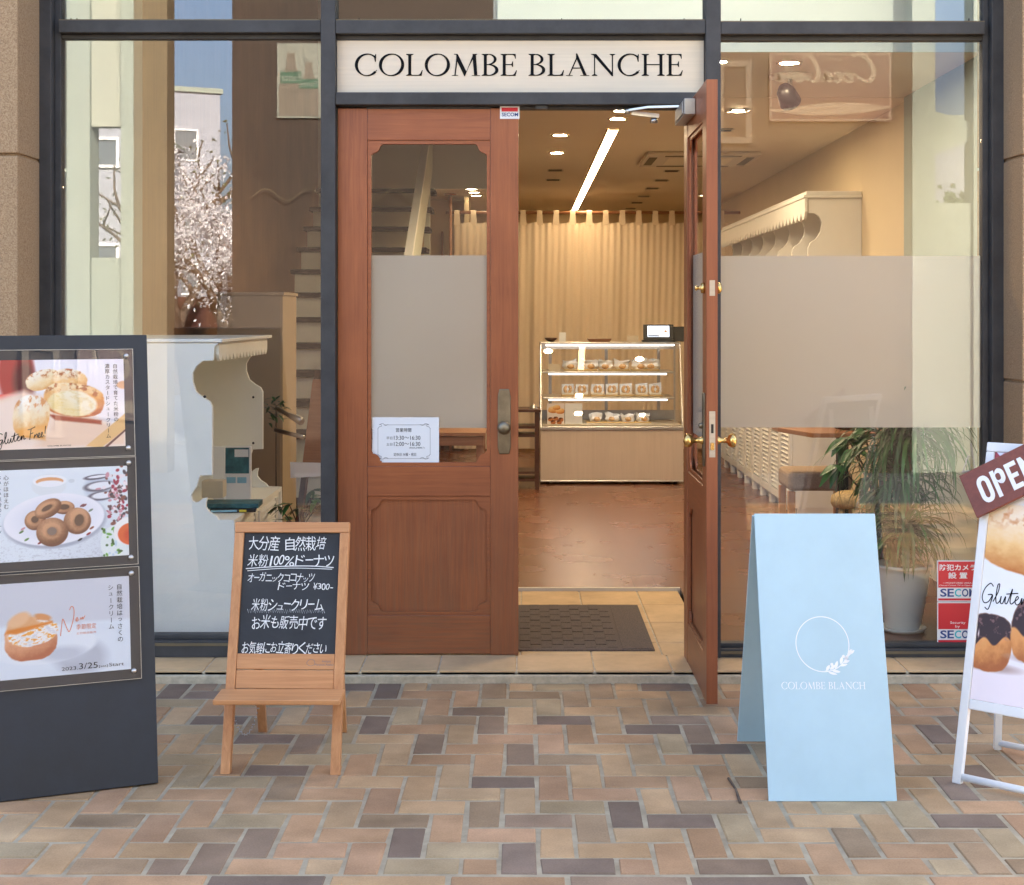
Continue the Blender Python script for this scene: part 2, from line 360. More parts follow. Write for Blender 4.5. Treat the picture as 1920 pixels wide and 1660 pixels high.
def put_script(mb, word, x0, z0, k, y, wd, slope=0.):
    for j, st in enumerate(SCRIPT[word]): mb.stroke([(x0+a*k, z0+b*k+a*k*slope) for a, b in st], wd, y-.00008*j)

# printed photographs: a fine grid of coloured faces, painted with numpy
def vnoise(x, y, seed=0):
    xi, yi = np.floor(x).astype(int), np.floor(y).astype(int); fx, fy = x-xi, y-yi; fx = fx*fx*(3-2*fx); fy = fy*fy*(3-2*fy)
    def h(a, b):
        n = np.sin(a*127.1+b*311.7+seed*74.7)*43758.5453; return n-np.floor(n)
    return (h(xi, yi)*(1-fx)+h(xi+1, yi)*fx)*(1-fy)+(h(xi, yi+1)*(1-fx)+h(xi+1, yi+1)*fx)*fy
def fbm(x, y, seed=0): return .5*vnoise(x, y, seed)+.3*vnoise(2.1*x, 2.1*y, seed+3)+.2*vnoise(4.3*x, 4.3*y, seed+7)
class Art:
    def __init__(s, u0, u1, v0, v1, n, base):
        s.n = n; s.m = max(2, int(n*(v1-v0)/(u1-u0))); s.U, s.V = np.meshgrid(np.linspace(u0, u1, s.n), np.linspace(v0, v1, s.m)); s.w = u1-u0
        s.img = np.ones((s.m, s.n, 3))*np.array(base); s.u0, s.u1, s.v0, s.v1 = u0, u1, v0, v1
    def mix(s, mask, col):
        mask = np.clip(mask, 0, 1)[..., None]; s.img = s.img*(1-mask)+np.asarray(col)*mask
    def local(s, c, ru, rv, rot=0.):
        a = R(rot); du, dv = s.U-c[0], s.V-c[1]; return (du*math.cos(a)+dv*math.sin(a))/ru, (-du*math.sin(a)+dv*math.cos(a))/rv
    def ell(s, c, ru, rv, col, rot=0., soft=.06, wob=0., seed=1, clip=None):
        a, b = s.local(c, ru, rv, rot); r = np.sqrt(a*a+b*b)
        if wob: r = r+wob*(fbm(a*3+9, b*3+5, seed)-.5)
        k = np.clip((1-r)/soft+.5, 0, 1)
        if clip is not None: k = k*clip(a, b)
        s.mix(k, col); return a, b, r, k
    def bun(s, c, ru, rv, lo, mid, hi, rot=0., seed=1, crust=None, power=2.4, flat=.75, amp=.35):
        """a round baked bun with a lit top, a darker foot and a mottled crust"""
        a, b = s.local(c, ru, rv, rot); bb = np.where(b < 0, b/flat, b)
        r = (np.abs(a)**power+np.abs(bb)**power)**(1/power)+.10*(fbm(a*2.5+3, b*2.5+8, seed)-.5); k = np.clip((1-r)/.05+.5, 0, 1)
        t = np.clip(.55+.55*b-.18*a+amp*(fbm(a*5, b*5, seed+2)-.5)-.35*np.clip(r-.6, 0, 1), 0, 1)[..., None]
        lo, mid, hi = map(np.array, (lo, mid, hi)); col = np.where(t < .5, lo+(mid-lo)*t*2, mid+(hi-mid)*(t*2-1)); s.mix(k, col)
        if crust is not None:
            q = np.clip((fbm(a*6+2, b*4+1, seed+9)-.5)*5, 0, 1)*np.clip((b-.15)*3, 0, 1)*k; s.mix(q*.8, crust)
        return a, b, r, k
    def ringcake(s, c, ru, rv, rot=0., hole=(.34,.34), off_=(0,.1), lo=(.44,.27,.18), hi=(.80,.60,.45), seed=1, hcol=(.36,.25,.19)):
        a, b = s.local(c, ru, rv, rot); r = np.sqrt(a*a+b*b); k = np.clip((1-r)/.05+.5, 0, 1)
        ha, hb = (a-off_[0])/hole[0], (b-off_[1])/hole[1]; hr = np.sqrt(ha*ha+hb*hb)
        t = np.clip(.45+.45*b-.2*a+.45*np.exp(-((hr-1.6)/.55)**2)-.3*np.clip(r-.75, 0, 1)/.25+.3*(fbm(a*9, b*9, seed)-.5), 0, 1)[..., None]
        s.mix(k, np.array(lo)+(np.array(hi)-np.array(lo))*t); s.mix(np.clip((1-hr)/.15+.5, 0, 1)*k, hcol)
    def poly(s, pts, col, soft=.004):
        d = np.full(s.U.shape, 1e9); n = len(pts); ar = sum(pts[i][0]*pts[(i+1) % n][1]-pts[(i+1) % n][0]*pts[i][1] for i in range(n)); sg = 1 if ar > 0 else -1
        for i in range(n):
            (x0, y0), (x1, y1) = pts[i], pts[(i+1) % n]; l = math.hypot(x1-x0, y1-y0); d = np.minimum(d, sg*((x1-x0)*(s.V-y0)-(y1-y0)*(s.U-x0))/l)
        s.mix(d/soft+.5, col)
    def build(s, name, m, parent, T, y):
        mb = MB(); n, mm = s.n, s.m
        P = np.stack([s.U.ravel(), np.full(s.U.size, y), s.V.ravel()], 1); M = np.array(T); P = P @ M[:3, :3].T+M[:3, 3]
        idx = np.arange(n*mm).reshape(mm, n); q = np.stack([idx[:-1, :-1], idx[:-1, 1:], idx[1:, 1:], idx[1:, :-1]], -1).reshape(-1, 4)
        me = bpy.data.meshes.new(name); me.from_pydata(P.tolist(), [], q.tolist()); me.update()
        c = np.clip(s.img.reshape(-1, 3), 0, 1); c = np.where(c <= .04045, c/12.92, ((c+.055)/1.055)**2.4); c = np.concatenate([c, np.ones((len(c), 1))], 1)
        ca = me.color_attributes.new('Col', 'FLOAT_COLOR', 'POINT'); ca.data.foreach_set('color', c.ravel())
        o = bpy.data.objects.new(name, me); COL.objects.link(o); me.materials.append(m); o.parent = parent; return o

# ---------------------------------------------------------------- materials
M = {}
M['frame'] = mat('dark_slate_frame_paint', (.058,.056,.055), .55, spec=.2, var=.22, rvar=.1, scale=7, bump=.05, bscale=60)
M['stone'] = mat('bush_hammered_brown_stone', (.23,.145,.08), .95, spec=.1, col2=(.48,.335,.20), scale=210, bump=.3, bscale=110, detail=9)
M['mortar'] = mat('sandy_mortar', (.27,.225,.155), .95, spec=.1, col2=(.44,.375,.265), scale=9, bump=.5)
M['brick'] = attr_mat('clay_paver', .9, .12, grain=.30, gscale=190, bump=.35)
M['tile'] = mat('tan_threshold_tile', (.58,.40,.22), .85, spec=.05, var=.13, scale=6, bump=.12, bscale=120, rvar=.1)
M['grout'] = mat('pale_grout', (.50,.42,.30), .9, spec=.1, var=.2, scale=30)
M['door'] = wood('reddish_door_wood', (.225,.058,.019), (.385,.116,.038), .40, 'Z', 1, .25, coat=.12, wear=(.165,.092,.050), wear_z=1.0)
M['doorh'] = wood('reddish_rail_wood', (.22,.056,.018), (.375,.112,.037), .40, 'X', 1, .25, coat=.12, wear=(.165,.092,.050), wear_z=.8)
M['dooredge'] = wood('orange_door_edge_wood', (.22,.058,.02), (.34,.10,.035), .42, 'Z', 1, .15, coat=.2)
M['glass'] = glass_mat('window_glass', .07, edge=.12)
M['glassright'] = glass_mat('clear_window_glass', .034, edge=.10)
M['doorglass'] = glass_mat('door_glass', .045, edge=.2)
M['caseglass'] = glass_mat('showcase_glass', .03, edge=.3)
M['acrylic'] = glass_mat('acrylic_sheet', .015, edge=.3)
M['frost'] = frost_mat('frosted_film', (.82,.75,.63), .38)
M['signpanel'] = mat('cream_brushed_sign_panel', (.68,.57,.43), .35, var=.05, scale=3, stretch=(.4,1,30), spec=.6)
M['ink'] = mat('black_lettering', (.010,.010,.011), .8, spec=.05)
M['greyink'] = mat('grey_print', (.16,.16,.17), .6)
M['white'] = mat('white_lettering', (.85,.85,.85), .6)
M['chalk'] = mat('chalk_line', (.78,.78,.76), .95, var=.12, scale=120)
M['chalkfaint'] = mat('smudged_chalk', (.42,.43,.44), .95, var=.4, scale=90)
M['boardblack'] = mat('black_sign_board', (.017,.0195,.026), .6, var=.3, scale=4, rvar=.12, bump=.06, bscale=90)
M['slate'] = mat('chalkboard', (.022,.025,.030), .75, var=.35, scale=5, stretch=(1,1,1.5))
M['pine'] = wood('orange_pine', (.40,.165,.06), (.62,.31,.13), .5, 'Z', .8, .15)
M['pineh'] = wood('orange_pine_crosswise', (.40,.165,.06), (.62,.31,.13), .5, 'X', .8, .15)
M['blue'] = mat('pale_blue_board', (.43,.59,.655), .5, var=.05, scale=4, rvar=.08)
M['whitemetal'] = mat('white_painted_metal', (.76,.76,.755), .4, var=.03)
M['steel'] = mat('brushed_steel', (.55,.53,.50), .3, metal=1, var=.08, scale=4, stretch=(1,1,20))
M['bronze'] = mat('aged_bronze', (.22,.185,.13), .42, metal=1, var=.25, scale=14, rvar=.1)
M['brass'] = mat('polished_brass', (.70,.46,.16), .22, metal=1, var=.08)
M['print'] = attr_mat('printed_paper', .4, .4)
M['paper'] = mat('white_paper', (.78,.79,.80), .8, var=.015, scale=8)
M['red'] = mat('red_sticker', (.62,.012,.03), .35)
M['navy'] = mat('navy_print', (.012,.05,.22), .4)
M['cyan'] = mat('cyan_print', (.03,.48,.55), .4)
M['orangeink'] = mat('salmon_ink', (.75,.24,.13), .6)
M['signwood'] = wood('red_brown_plank', (.15,.035,.02), (.24,.062,.034), .5, 'X', .8, .15)
M['mat'] = mat('brown_door_mat', (.125,.092,.072), .98, var=.3, scale=160, bump=1., bscale=220)
M['floor'] = mat('reddish_floor_boards', (.10,.030,.014), .33, col2=(.15,.050,.024), scale=3, stretch=(3,.6,1), spec=.4, rvar=.05)
def plank_floor():
    m, t, b = principled('reddish_floor_boards'); N, L = t.nodes, t.links; b.inputs['Roughness'].default_value = .26
    tc = N.new('ShaderNodeTexCoord'); mp = N.new('ShaderNodeMapping'); mp.inputs['Rotation'].default_value = (0, 0, R(90)); L.new(tc.outputs['Object'], mp.inputs[0])
    br = N.new('ShaderNodeTexBrick'); br.inputs['Scale'].default_value = 1; br.inputs['Brick Width'].default_value = 1.2; br.inputs['Row Height'].default_value = .11; br.inputs['Mortar Size'].default_value = .0016
    br.inputs['Color1'].default_value = (.150,.056,.026,1); br.inputs['Color2'].default_value = (.185,.070,.034,1); br.inputs['Mortar'].default_value = (.05,.018,.01,1); L.new(mp.outputs[0], br.inputs[0])
    n = N.new('ShaderNodeTexNoise'); n.inputs['Scale'].default_value = 2.5; n.inputs['Detail'].default_value = 8; L.new(tc.outputs['Object'], n.inputs[0])
    mr = N.new('ShaderNodeMapRange'); mr.inputs[3].default_value = .85; mr.inputs[4].default_value = 1.15; L.new(n.outputs[0], mr.inputs[0])
    vm = N.new('ShaderNodeVectorMath'); vm.operation = 'SCALE'; L.new(br.outputs[0], vm.inputs[0]); L.new(mr.outputs[0], vm.inputs[3]); L.new(vm.outputs[0], b.inputs['Base Color'])
    m2 = N.new('ShaderNodeMapRange'); m2.inputs[3].default_value = .24; m2.inputs[4].default_value = .30; L.new(n.outputs[0], m2.inputs[0]); L.new(m2.outputs[0], b.inputs['Roughness'])
    return m
M['floor'] = plank_floor()
M['warmwall'] = mat('pale_ochre_wall', (.62,.51,.34), .8, var=.03, scale=2)
M['ceil'] = mat('cream_ceiling', (.78,.69,.54), .85, var=.02, scale=1)
M['palewall'] = mat('pale_green_white_wall', (.60,.64,.54), .8, var=.03, scale=1)
M['pier'] = mat('grey_green_pier_paint', (.36,.41,.37), .85, var=.03, scale=2)
M['cupboard'] = mat('beige_cupboard_board', (.36,.275,.17), .6, var=.05, scale=3)
M['brownwall'] = wood('ribbed_brown_wall', (.14,.072,.030), (.21,.112,.050), .6, 'Z', .6, .1)
M['curtain'] = mat('cream_cotton_curtain', (.78,.66,.50), .95, var=.03, scale=120, bump=.1, bscale=500)
M['led'] = emit('warm_strip_light', (1,.71,.40), 7)
M['lamp'] = emit('warm_downlight', (1,.77,.48), 95)
M['dimlamp'] = emit('dim_warm_downlight', (1,.78,.47), 6)
M['caselight'] = emit('white_case_light', (1,.93,.86), 1.4)
M['screen'] = emit('lit_tablet_screen', (.70,.82,1), .32)
M['black'] = mat('black_plastic', (.012,.012,.013), .4)
M['matteblack'] = mat('matte_black', (.006,.006,.006), 1, spec=0)
M['backdrop'] = mat('dark_red_brown_backdrop', (.07,.03,.025), 1, spec=.05, var=.6, scale=9)
M['tread'] = mat('black_brown_stair_tread', (.022,.011,.008), .8, spec=.1)
M['darkwood'] = wood('dark_stained_wood', (.045,.016,.009), (.085,.032,.016), .4, 'X', 1, .1)
M['midwood'] = wood('varnished_brown_wood', (.26,.11,.05), (.38,.18,.09), .4, 'X', 1, .1)
M['casepanel'] = wood('pale_pinkish_panel', (.52,.42,.34), (.60,.49,.40), .5, 'Z', .5, .05)
M['cabwhite'] = mat('white_painted_cabinet', (.74,.74,.70), .5, var=.02)
M['unitwhite'] = mat('bluish_white_unit', (.88,.89,.83), .5, var=.03)
M['stairpaint'] = mat('cream_stair_riser', (.80,.77,.62), .7, var=.03)
M['leaf'] = attr_mat('long_green_leaf', .4, .5)
M['petal'] = attr_mat('blossom_petal', .8, .1)
M['pot'] = mat('pale_celadon_pot', (.74,.76,.70), .3, var=.04, scale=3)
M['soil'] = mat('potting_soil', (.05,.035,.025), 1, var=.4, scale=60)
M['bark'] = mat('rough_bark', (.10,.07,.05), .95, var=.4, scale=20, stretch=(1,1,.2), bump=.6)
M['cushion'] = mat('beige_woven_fabric', (.34,.25,.18), .95, var=.2, scale=90, bump=.4, bscale=200)
M['rattan'] = mat('yellow_rattan', (.50,.34,.15), .7, var=.3, scale=60, bump=.5)
M['basket'] = mat('woven_brown_basket', (.20,.075,.03), .7, var=.4, scale=50, bump=.8)
M['wrap'] = mat('white_paper_wrapper', (.82,.82,.80), .6, var=.03)
M['puff'] = mat('baked_crust', (.60,.38,.19), .6, var=.3, scale=40, bump=.3)
M['board'] = mat('straw_tray', (.62,.44,.20), .7, var=.15, scale=60)
M['asphalt'] = mat('grey_asphalt', (.11,.11,.11), .9, var=.2, scale=20)
M['concrete'] = mat('pale_grey_render', (.30,.31,.35), .9, var=.05, scale=1)
M['palestone'] = mat('pale_cream_render', (.27,.30,.25), .85, var=.05, scale=1.5)
M['tanstone'] = mat('tan_render', (.15,.115,.065), .85, var=.08, scale=1.5)
M['signcream'] = mat('dull_cream_script', (.27,.21,.15), .6)  # cream dulled together with the sign's red, for the same shade
M['dullwhite'] = mat('dull_white_frame', (.13,.105,.075), .6)  # white lowered to an even dull tan
M['postergrey'] = mat('dull_grey_poster', (.20,.20,.16), .7)  # even dull grey for the sheet and its words
M['kiosk'] = wood('ribbed_brown_cladding', (.022,.012,.006), (.036,.020,.010), .7, 'Z', .35, .3)
M['darkglass'] = mat('dark_window_pane', (.10,.12,.14), .1)
M['sodared'] = mat('shade_dulled_red_enamel', (.085,.030,.021), .5, var=.08, scale=4)  # red darkened to paint in the shade lying on the sign
M['cream'] = mat('cream_enamel', (.60,.52,.40), .5)
M['sodagreen'] = mat('green_print', (.035,.09,.05), .5)
M['chain'] = mat('dull_chain_metal', (.42,.40,.38), .35, metal=1)
M['awning'] = mat('cream_canvas', (.34,.35,.28), .9, var=.05, scale=3)
M['teal'] = mat('teal_book_cover', (.03,.13,.16), .4, var=.6, scale=18)
M['sky'] = mat('light_blue_cover', (.25,.50,.66), .4, var=.1)
M['yellow'] = mat('yellow_cover', (.75,.60,.05), .5)
M['greyplate'] = mat('brushed_grey_plate', (.40,.38,.36), .4, metal=.9, var=.1)
M['gingham'] = mat('grey_gingham', (.10,.10,.10), .9, col2=(.75,.75,.72), scale=90)

# ================================================================ SETTING: paving, step, floors
def paving():
    mb = MB(); pal = [((.455,.298,.163),7), ((.42,.260,.146),6), ((.44,.270,.158),4), ((.275,.192,.13),3), ((.40,.300,.178),5), ((.218,.158,.118),4), ((.33,.228,.138),4), ((.475,.325,.185),3)]
    bag = [c for c, n in pal for _ in range(n)]
    def brick(x0, x1, y0, y1):
        g = .0052; x0 += g; x1 -= g; y0 += g; y1 -= g
        if x1-x0 < .02 or y1-y0 < .02: return
        c = rnd.choice(bag); k = rnd.uniform(.86, 1.14); mb.col = tuple(v*k for v in c); h = rnd.uniform(-.0012, .0012); e = .004
        j = [rnd.uniform(-.0026, .0026) for _ in range(8)]; t1 = rnd.uniform(-.001, .001)
        P = [(x0+j[0],y0+j[1]),(x1+j[2],y0+j[3]),(x1+j[4],y1+j[5]),(x0+j[6],y1+j[7])]; s = [(1,1),(-1,1),(-1,-1),(1,-1)]
        vs = [(p[0],p[1],-.02) for p in P]+[(p[0],p[1],-.004) for p in P]+[(p[0]+q[0]*e,p[1]+q[1]*e,h+t1*q[0]) for p, q in zip(P, s)]
        mb.add(vs, [(8,9,10,11)]+[(i,(i+1) % 4,4+(i+1) % 4,4+i) for i in range(4)]+[(4+i,4+(i+1) % 4,8+(i+1) % 4,8+i) for i in range(4)])
    u = .1; q_ = .113; y0 = -2.20; ox = .037
    for i in range(-46, 46):
        for j in range(-1, 19):
            t = (i-j) % 4
            if t == 0: 
                if j >= 0: brick(ox+i*u, ox+(i+2)*u, y0+j*q_, y0+(j+1)*q_)
            elif t == 3: brick(ox+i*u, ox+(i+1)*u, y0+max(j, 0)*q_, y0+(j+2)*q_)
    for r in range(14):
        a = .2; b = y0-.004-(r+1)*a
        for i in range(-16, 16): brick((i+.5*(r % 2))*.3+.11, (i+1+.5*(r % 2))*.3+.11, b, b+a)
    o = mb.build('pavement', M['brick'], org=(0, 0, 0)); setting(o)
    g = MB().box(-4.9, 4.9, -5.1, -.2, -.1, -.0028).build('pavement_bed', M['mortar'], org=(0, 0, 0)); setting(g)
paving()
setting(MB().box(-120, 120, -160, 60, -1.0, -.103).build('ground', M['asphalt'], org=(0, 0, 0)))

mb = MB()
xs = [-1.93]+[round(-1.83+.3*i, 3) for i in range(13)]+[1.93]
for a, b in zip(xs, xs[1:]): mb.box(a+.003, b-.003, -.262, -.004, -.02, .044)
xt = [-.76, -.585, -.30, -.015, .27, .555, .76]; yt = [-.004, .22, .62, 1.02, 1.36]
for a, b in zip(xt, xt[1:]):
    for c, d in zip(yt, yt[1:]): mb.box(a+.003, b-.003, c+.003, d-.003, -.02, .044)
step = mb.build('doorstep', M['tile'], org=(0, 0, 0), bevel=.003); setting(step)
mb = MB().box(-1.93, 1.93, -.262, -.001, -.03, .0405).box(-.76, .76, -.001, 1.36, -.03, .0405)
mb.box(-1.93, 1.93, -.285, -.2645, -.02, .030)
setting(mb.build('step_edging', M['grout'], org=(0, 0, 0), bevel=.004))
mb = MB()
def boards(x0, x1, y0, y1): 
    mb.box(x0, x1, y0, y1, -.05, .056)
boards(-1.95, 2.13, 1.375, 12.); boards(-1.95, -.77, .05, 1.373); boards(.77, 2.13, .05, 1.373)
setting(mb.build('shop_floor', M['floor'], org=(0, 0, 0)))
setting(MB().box(-.77, .77, 1.358, 1.376, .0, .060).build('floor_edge_strip', M['cream'], org=(0, 0, 0)))

# ================================================================ THE SHOP BUILDING
bl_ = thing('shop_building', 'shop building with pale walls and a cream ceiling round the open entrance', 'building', (0, 0, 0))
YB = 17-DF
MB().box(-2.6, 2.6, .02, .30, 3.52, 5.2).build('upper_wall', M['tanstone'], bl_)  # unseen upper storey, put in and sized to block sun off the pavement
MB().box(-2.6, 2.6, .31, YB+.3, 5.0, 5.2).build('roof', M['palewall'], bl_)
MB().box(-2.6, -1.95, .30, YB, -.05, 4.99).build('side_wall', M['palewall'], bl_)
MB().box(-1.95, -1.905, .10, 7.33-DF, .058, 4.99).build('wall_pier', M['pier'], bl_)
MB().box(-1.949, -1.925, 7.34-DF, YB, .058, 4.99).build('wall_panelling', M['brownwall'], bl_)
MB().box(2.13, 2.6, .30, YB, -.05, 4.99).build('side_wall', M['warmwall'], bl_)
MB().box(2.085, 2.129, .10, 8.07-DF, .058, 4.99).build('wall_pier', M['pier'], bl_)
MB().box(-2.6, 2.6, YB+.001, YB+.3, -.05, 4.99).build('back_wall', M['warmwall'], bl_)
MB().box(-1.92, -.60, 15.2-DF, 15.3-DF, .058, 2.595).build('partition_wall', M['warmwall'], bl_)
MB().box(-.60, -.56, 14.7-DF, 15.3-DF, .058, 2.595).build('partition_wall', M['warmwall'], bl_)
DC = 6.66
c_ = MB().box(-.128, 2.083, DC-DF, 8.06-DF, 2.60, 2.95).box(-.128, 2.129, 8.075-DF, YB, 2.60, 2.95).box(-1.92, -.129, 13.7-DF, YB, 2.60, 2.95).build('ceiling', M['ceil'], bl_)
MB().box(-.128, 2.083, DC-DF-.012, DC-DF-.001, 2.598, 4.98).box(-.14, -.1285, DC-DF, 13.69-DF, 2.598, 4.98).box(-1.92, -.145, 13.68-DF, 13.695-DF, 2.58, 4.98).build('upper_floor_parapet', M['palewall'], bl_)

def column(name, pts, label, jz):
    """stone pier of stacked blocks: plan outline extruded between recessed joints"""
    mb = MB(); zs = jz
    cx = sum(p[0] for p in pts)/len(pts); cyy = sum(p[1] for p in pts)/len(pts)
    for a, b in zip(zs, zs[1:]): mb.prism(pts, a+.006, b-.006, 'XY')
    core = [(cx+(p[0]-cx)*.97, cyy+(p[1]-cyy)*.93) for p in pts]; mb.prism(core, zs[0]+.001, zs[-1]-.01, 'XY')
    o = mb.build(name, M['stone'], org=(cx, cyy, 0), bevel=.004); tag(o, label, 'column'); return o
JZ = [-.02, .28, 1.15, 2.02, 2.89, 3.76, 5.19]
column('stone_column', [(-2.7,-.30),(X(33,5.6),-.30),(X(80,5.88),-.02),(X(80,5.88),.28),(-2.7,.28)], 'rough brown stone column left of the shopfront behind the black menu board', JZ)
column('stone_column', [(X(1875,5.88),-.02),(X(1914,5.66),-.26),(2.75,-.26),(2.75,.28),(X(1875,5.88),.28)], 'rough brown stone column right of the shopfront behind the white poster stand', JZ)

# ---------------------------------------------------------------- shopfront frame and panes
sf = thing('shopfront', 'dark slate metal shopfront frame with tall clear panes and frosted band', 'shopfront', (0, 0, 0))
mb = MB(); TOP = 3.52
V = [(82, 105, -.06), (605, 632, -.06), (1320, 1348, -.06), (1851, 1874, -.06)]
for a, b, y in V: mb.box(X(a), X(b), y, .05, .045, TOP)
mb.box(X(105), X(117.5), -.02, .03, .045, TOP); mb.box(X(1839.5), X(1851), -.02, .03, .045, TOP)
for (a, b, yt, yb) in [(117.5,605,43,66), (632,1320,43,68), (1348,1839.5,46,69)]:
    mb.box(X(a), X(b), -.055, .045, Z(yb), Z(yt)); mb.box(X(a), X(b), -.018, .028, Z(yb+9), Z(yb)-.0005)
    mb.box(X(a), X(b), -.015, .028, Z(yt)+.0005, Z(yt-5))
mb.box(X(632), X(1320), -.055, .045, Z(200), Z(177))
mb.box(X(632), X(1320), -.012, .028, Z(206), Z(200)-.0005)
mb.box(X(117.5), X(605), -.05, .05, .045, Z(1197)); mb.box(X(1348), X(1839.5), -.05, .05, .045, Z(1212))
mb.box(X(117.5), X(605), -.02, .03, Z(1197)+.0005, Z(1188)); mb.box(X(1348), X(1839.5), -.02, .03, Z(1212)+.0005, Z(1204))
mb.box(X(117.5), X(1839.5), -.05, .05, 3.44, TOP)
mb.build('frame', M['frame'], sf, bevel=.003)
for a, b, z0, z1 in [(117.5,605,Z(1206),Z(1201)), (1348,1839.5,Z(1221),Z(1216))]: MB().box(X(a), X(b), -.0535, -.0505, z0, z1).build('strip_and_highlight', M['tanstone'], sf)
for (a, b, yt) in [(117.5,605,42), (632,1320,42), (1348,1839.5,45)]: MB().box(X(a)+.002, X(b)-.002, -.053, -.016, Z(yt)-.003, Z(yt)+.0015).build('strip_and_highlight', M['tanstone'], sf)  # tan line painting the highlight along the top edge of the bars
def pane(a, b, yb, yt, g='glass'): return MB().box(X(a)+.001, X(b)-.001, .0, .005, Z(yb) if yb > 0 else 3.44, Z(yt) if yt > -90 else 3.44).build('window_pane', M[g], sf)
pane(117.5, 605, 1188, 75.5)
pr = pane(1348, 1839.5, 1204, 78.5, 'glassright')
MB().box(X(1348.5), X(1839), .0065, .0075, Z(802), Z(480)).build('frosted_film', M['frost'], sf)
for a, b, y in [(117.5,605,38), (632,1320,38), (1348,1839.5,41)]: MB().box(X(a)+.001, X(b)-.001, 0, .005, Z(y), 3.44).build('transom_pane', M['glass'], sf)
for p in (146, 1208/2.667+600, 400/2.964, 1388, 1815, 674, 1282): MB().box(X(p)-.002, X(p)+.002, -.014, -.008, Z(43), Z(36)).build('glazing_clip', M['black'], sf)

ss = thing('shop_sign', 'cream sign panel with black serif capitals above the entrance doors', 'sign', (X(977), 0, Z(176)))
T = off(ss.location)
MB(T).box(X(633), X(1319), -.012, .02, Z(176.5), Z(77.5)).build('panel', M['signpanel'], ss)
mb = MB(T); put_serif(mb, 'COLOMBE BLANCHE', X(666), X(1280), Z(143.5), Z(102.5), -.0135); mb.build('lettering', M['ink'], ss)

# ---------------------------------------------------------------- door leaves
def notched(x0, x1, z0, z1, r=.036, n=7, e=.006):
    """outline of a panel whose corners are scooped out, with the matching outer rectangle"""
    inn = []; out = []
    for (cx, cz, sx, sz) in ((x0,z0,1,1),(x1,z0,-1,1),(x1,z1,-1,-1),(x0,z1,1,-1)):
        pts = [(0, r+e), (e, r+e)]+[(e+.0+(r-e)*math.sin(math.pi/2*i/n)*1.0, e+(r)*math.cos(math.pi/2*i/n)) for i in range(n+1)]
        # scoop centred on the corner: quarter circle bulging into the panel's corner piece
        pts = [(0, r+e), (e, r+e)]
        for i in range(n+1):
            a = math.pi/2*i/n; pts.append((e+r-r*math.cos(a), e+r-r*math.sin(a)) if False else (e+(r-e)*math.sin(a), e+(r-e)*math.cos(a)))
        pts += [(r+e, e), (r+e, 0)]
        seq = [(cx+sx*p[0], cz+sz*p[1]) for p in pts]; o = [(cx, cz)]*len(seq)
        if sx*sz < 0: seq = seq[::-1]
        inn += seq; out += o
    return inn, out
def door_leaf(name, label, loc, rotz, wdt, hgt):
    """local frame: hinge edge at x=0, leaf runs to +x, outer face at y=0, thickness to +y"""
    t = thing(name, label, 'door', loc, rotz); th = .040
    sl_, sr, zr_b, zr_m0, zr_m1, zt = .118, .112, .158, .636, .755, hgt-.134
    MB().box(0, sl_, 0, th, 0, hgt).build('stile', M['door'], t, bevel=.002); MB().box(wdt-sr, wdt, 0, th, 0, hgt).build('stile', M['door'], t, bevel=.002)
    for za, zb_ in ((.004, zr_b), (zr_m0, zr_m1), (zt, hgt)): MB().box(sl_+.0005, wdt-sr-.0005, .001, th-.001, za, zb_).build('rail', M['doorh'], t, bevel=.002)
    x0, x1 = sl_+.001, wdt-sr-.001
    MB().box(x0, x1, .016, .024, zr_b+.001, zr_m0-.001).build('panel', M['door'], t)
    for z0, z1 in ((zr_b+.001, zr_m0-.001), (zr_m1+.001, zt-.001)):
        b = .014
        inn, out = notched(x0+b, x1-b, z0+b, z1-b)
        o2 = []
        n = len(inn)//4
        for k, c in enumerate(((x0,z0),(x1,z0),(x1,z1),(x0,z1))): o2 += [c]*n
        mb = MB(); mb.ring(o2, inn, .006, .013); mb.ring(o2, inn, .027, .034)
        mb.build('moulding', M['doorh'], t)
    MB().box(x0, x1, .018, .022, zr_m1+.001, zt-.001).build('glass', M['doorglass'], t)
    MB().box(x0+.004, x1-.004, .0225, .0232, 1.37-EYE+Z(806)+.0, Z(480)-.044).build('frosted_film', M['frost'], t)
    return t
LW = X(972)-X(634)
dl = door_leaf('entrance_door', 'closed wooden door leaf with glass panel and opening hours notice', (X(634), -.012, .046), 0, LW, 2.197)
def knob(mb, c, k=1., ax='Y'):
    mb.lathe([(.0,-.0),(.016,0),(.013,.012),(.009,.018),(.009,.034),(.020,.040),(.027,.052),(.024,.063),(.012,.069),(0,.070)] if k else [], c, ax)
# plate and knob on the closed leaf (outer face)
xk, zk = X(945.5)-X(634), Z(800)-.046
pl = MB(); pp = [(-.026,-.088),(-.020,-.115),(.020,-.115),(.026,-.088),(.026,.115),(.020,.145),(-.020,.145),(-.026,.115)]
pl.prism([(xk+a, zk+b+.006) for a, b in pp], -.006, -.0002); pl.build('handle_plate', M['bronze'], dl, bevel=.003)
mb = MB(); knob(mb, (xk, -.006, zk)); mb.build('knob', M['bronze'], dl)
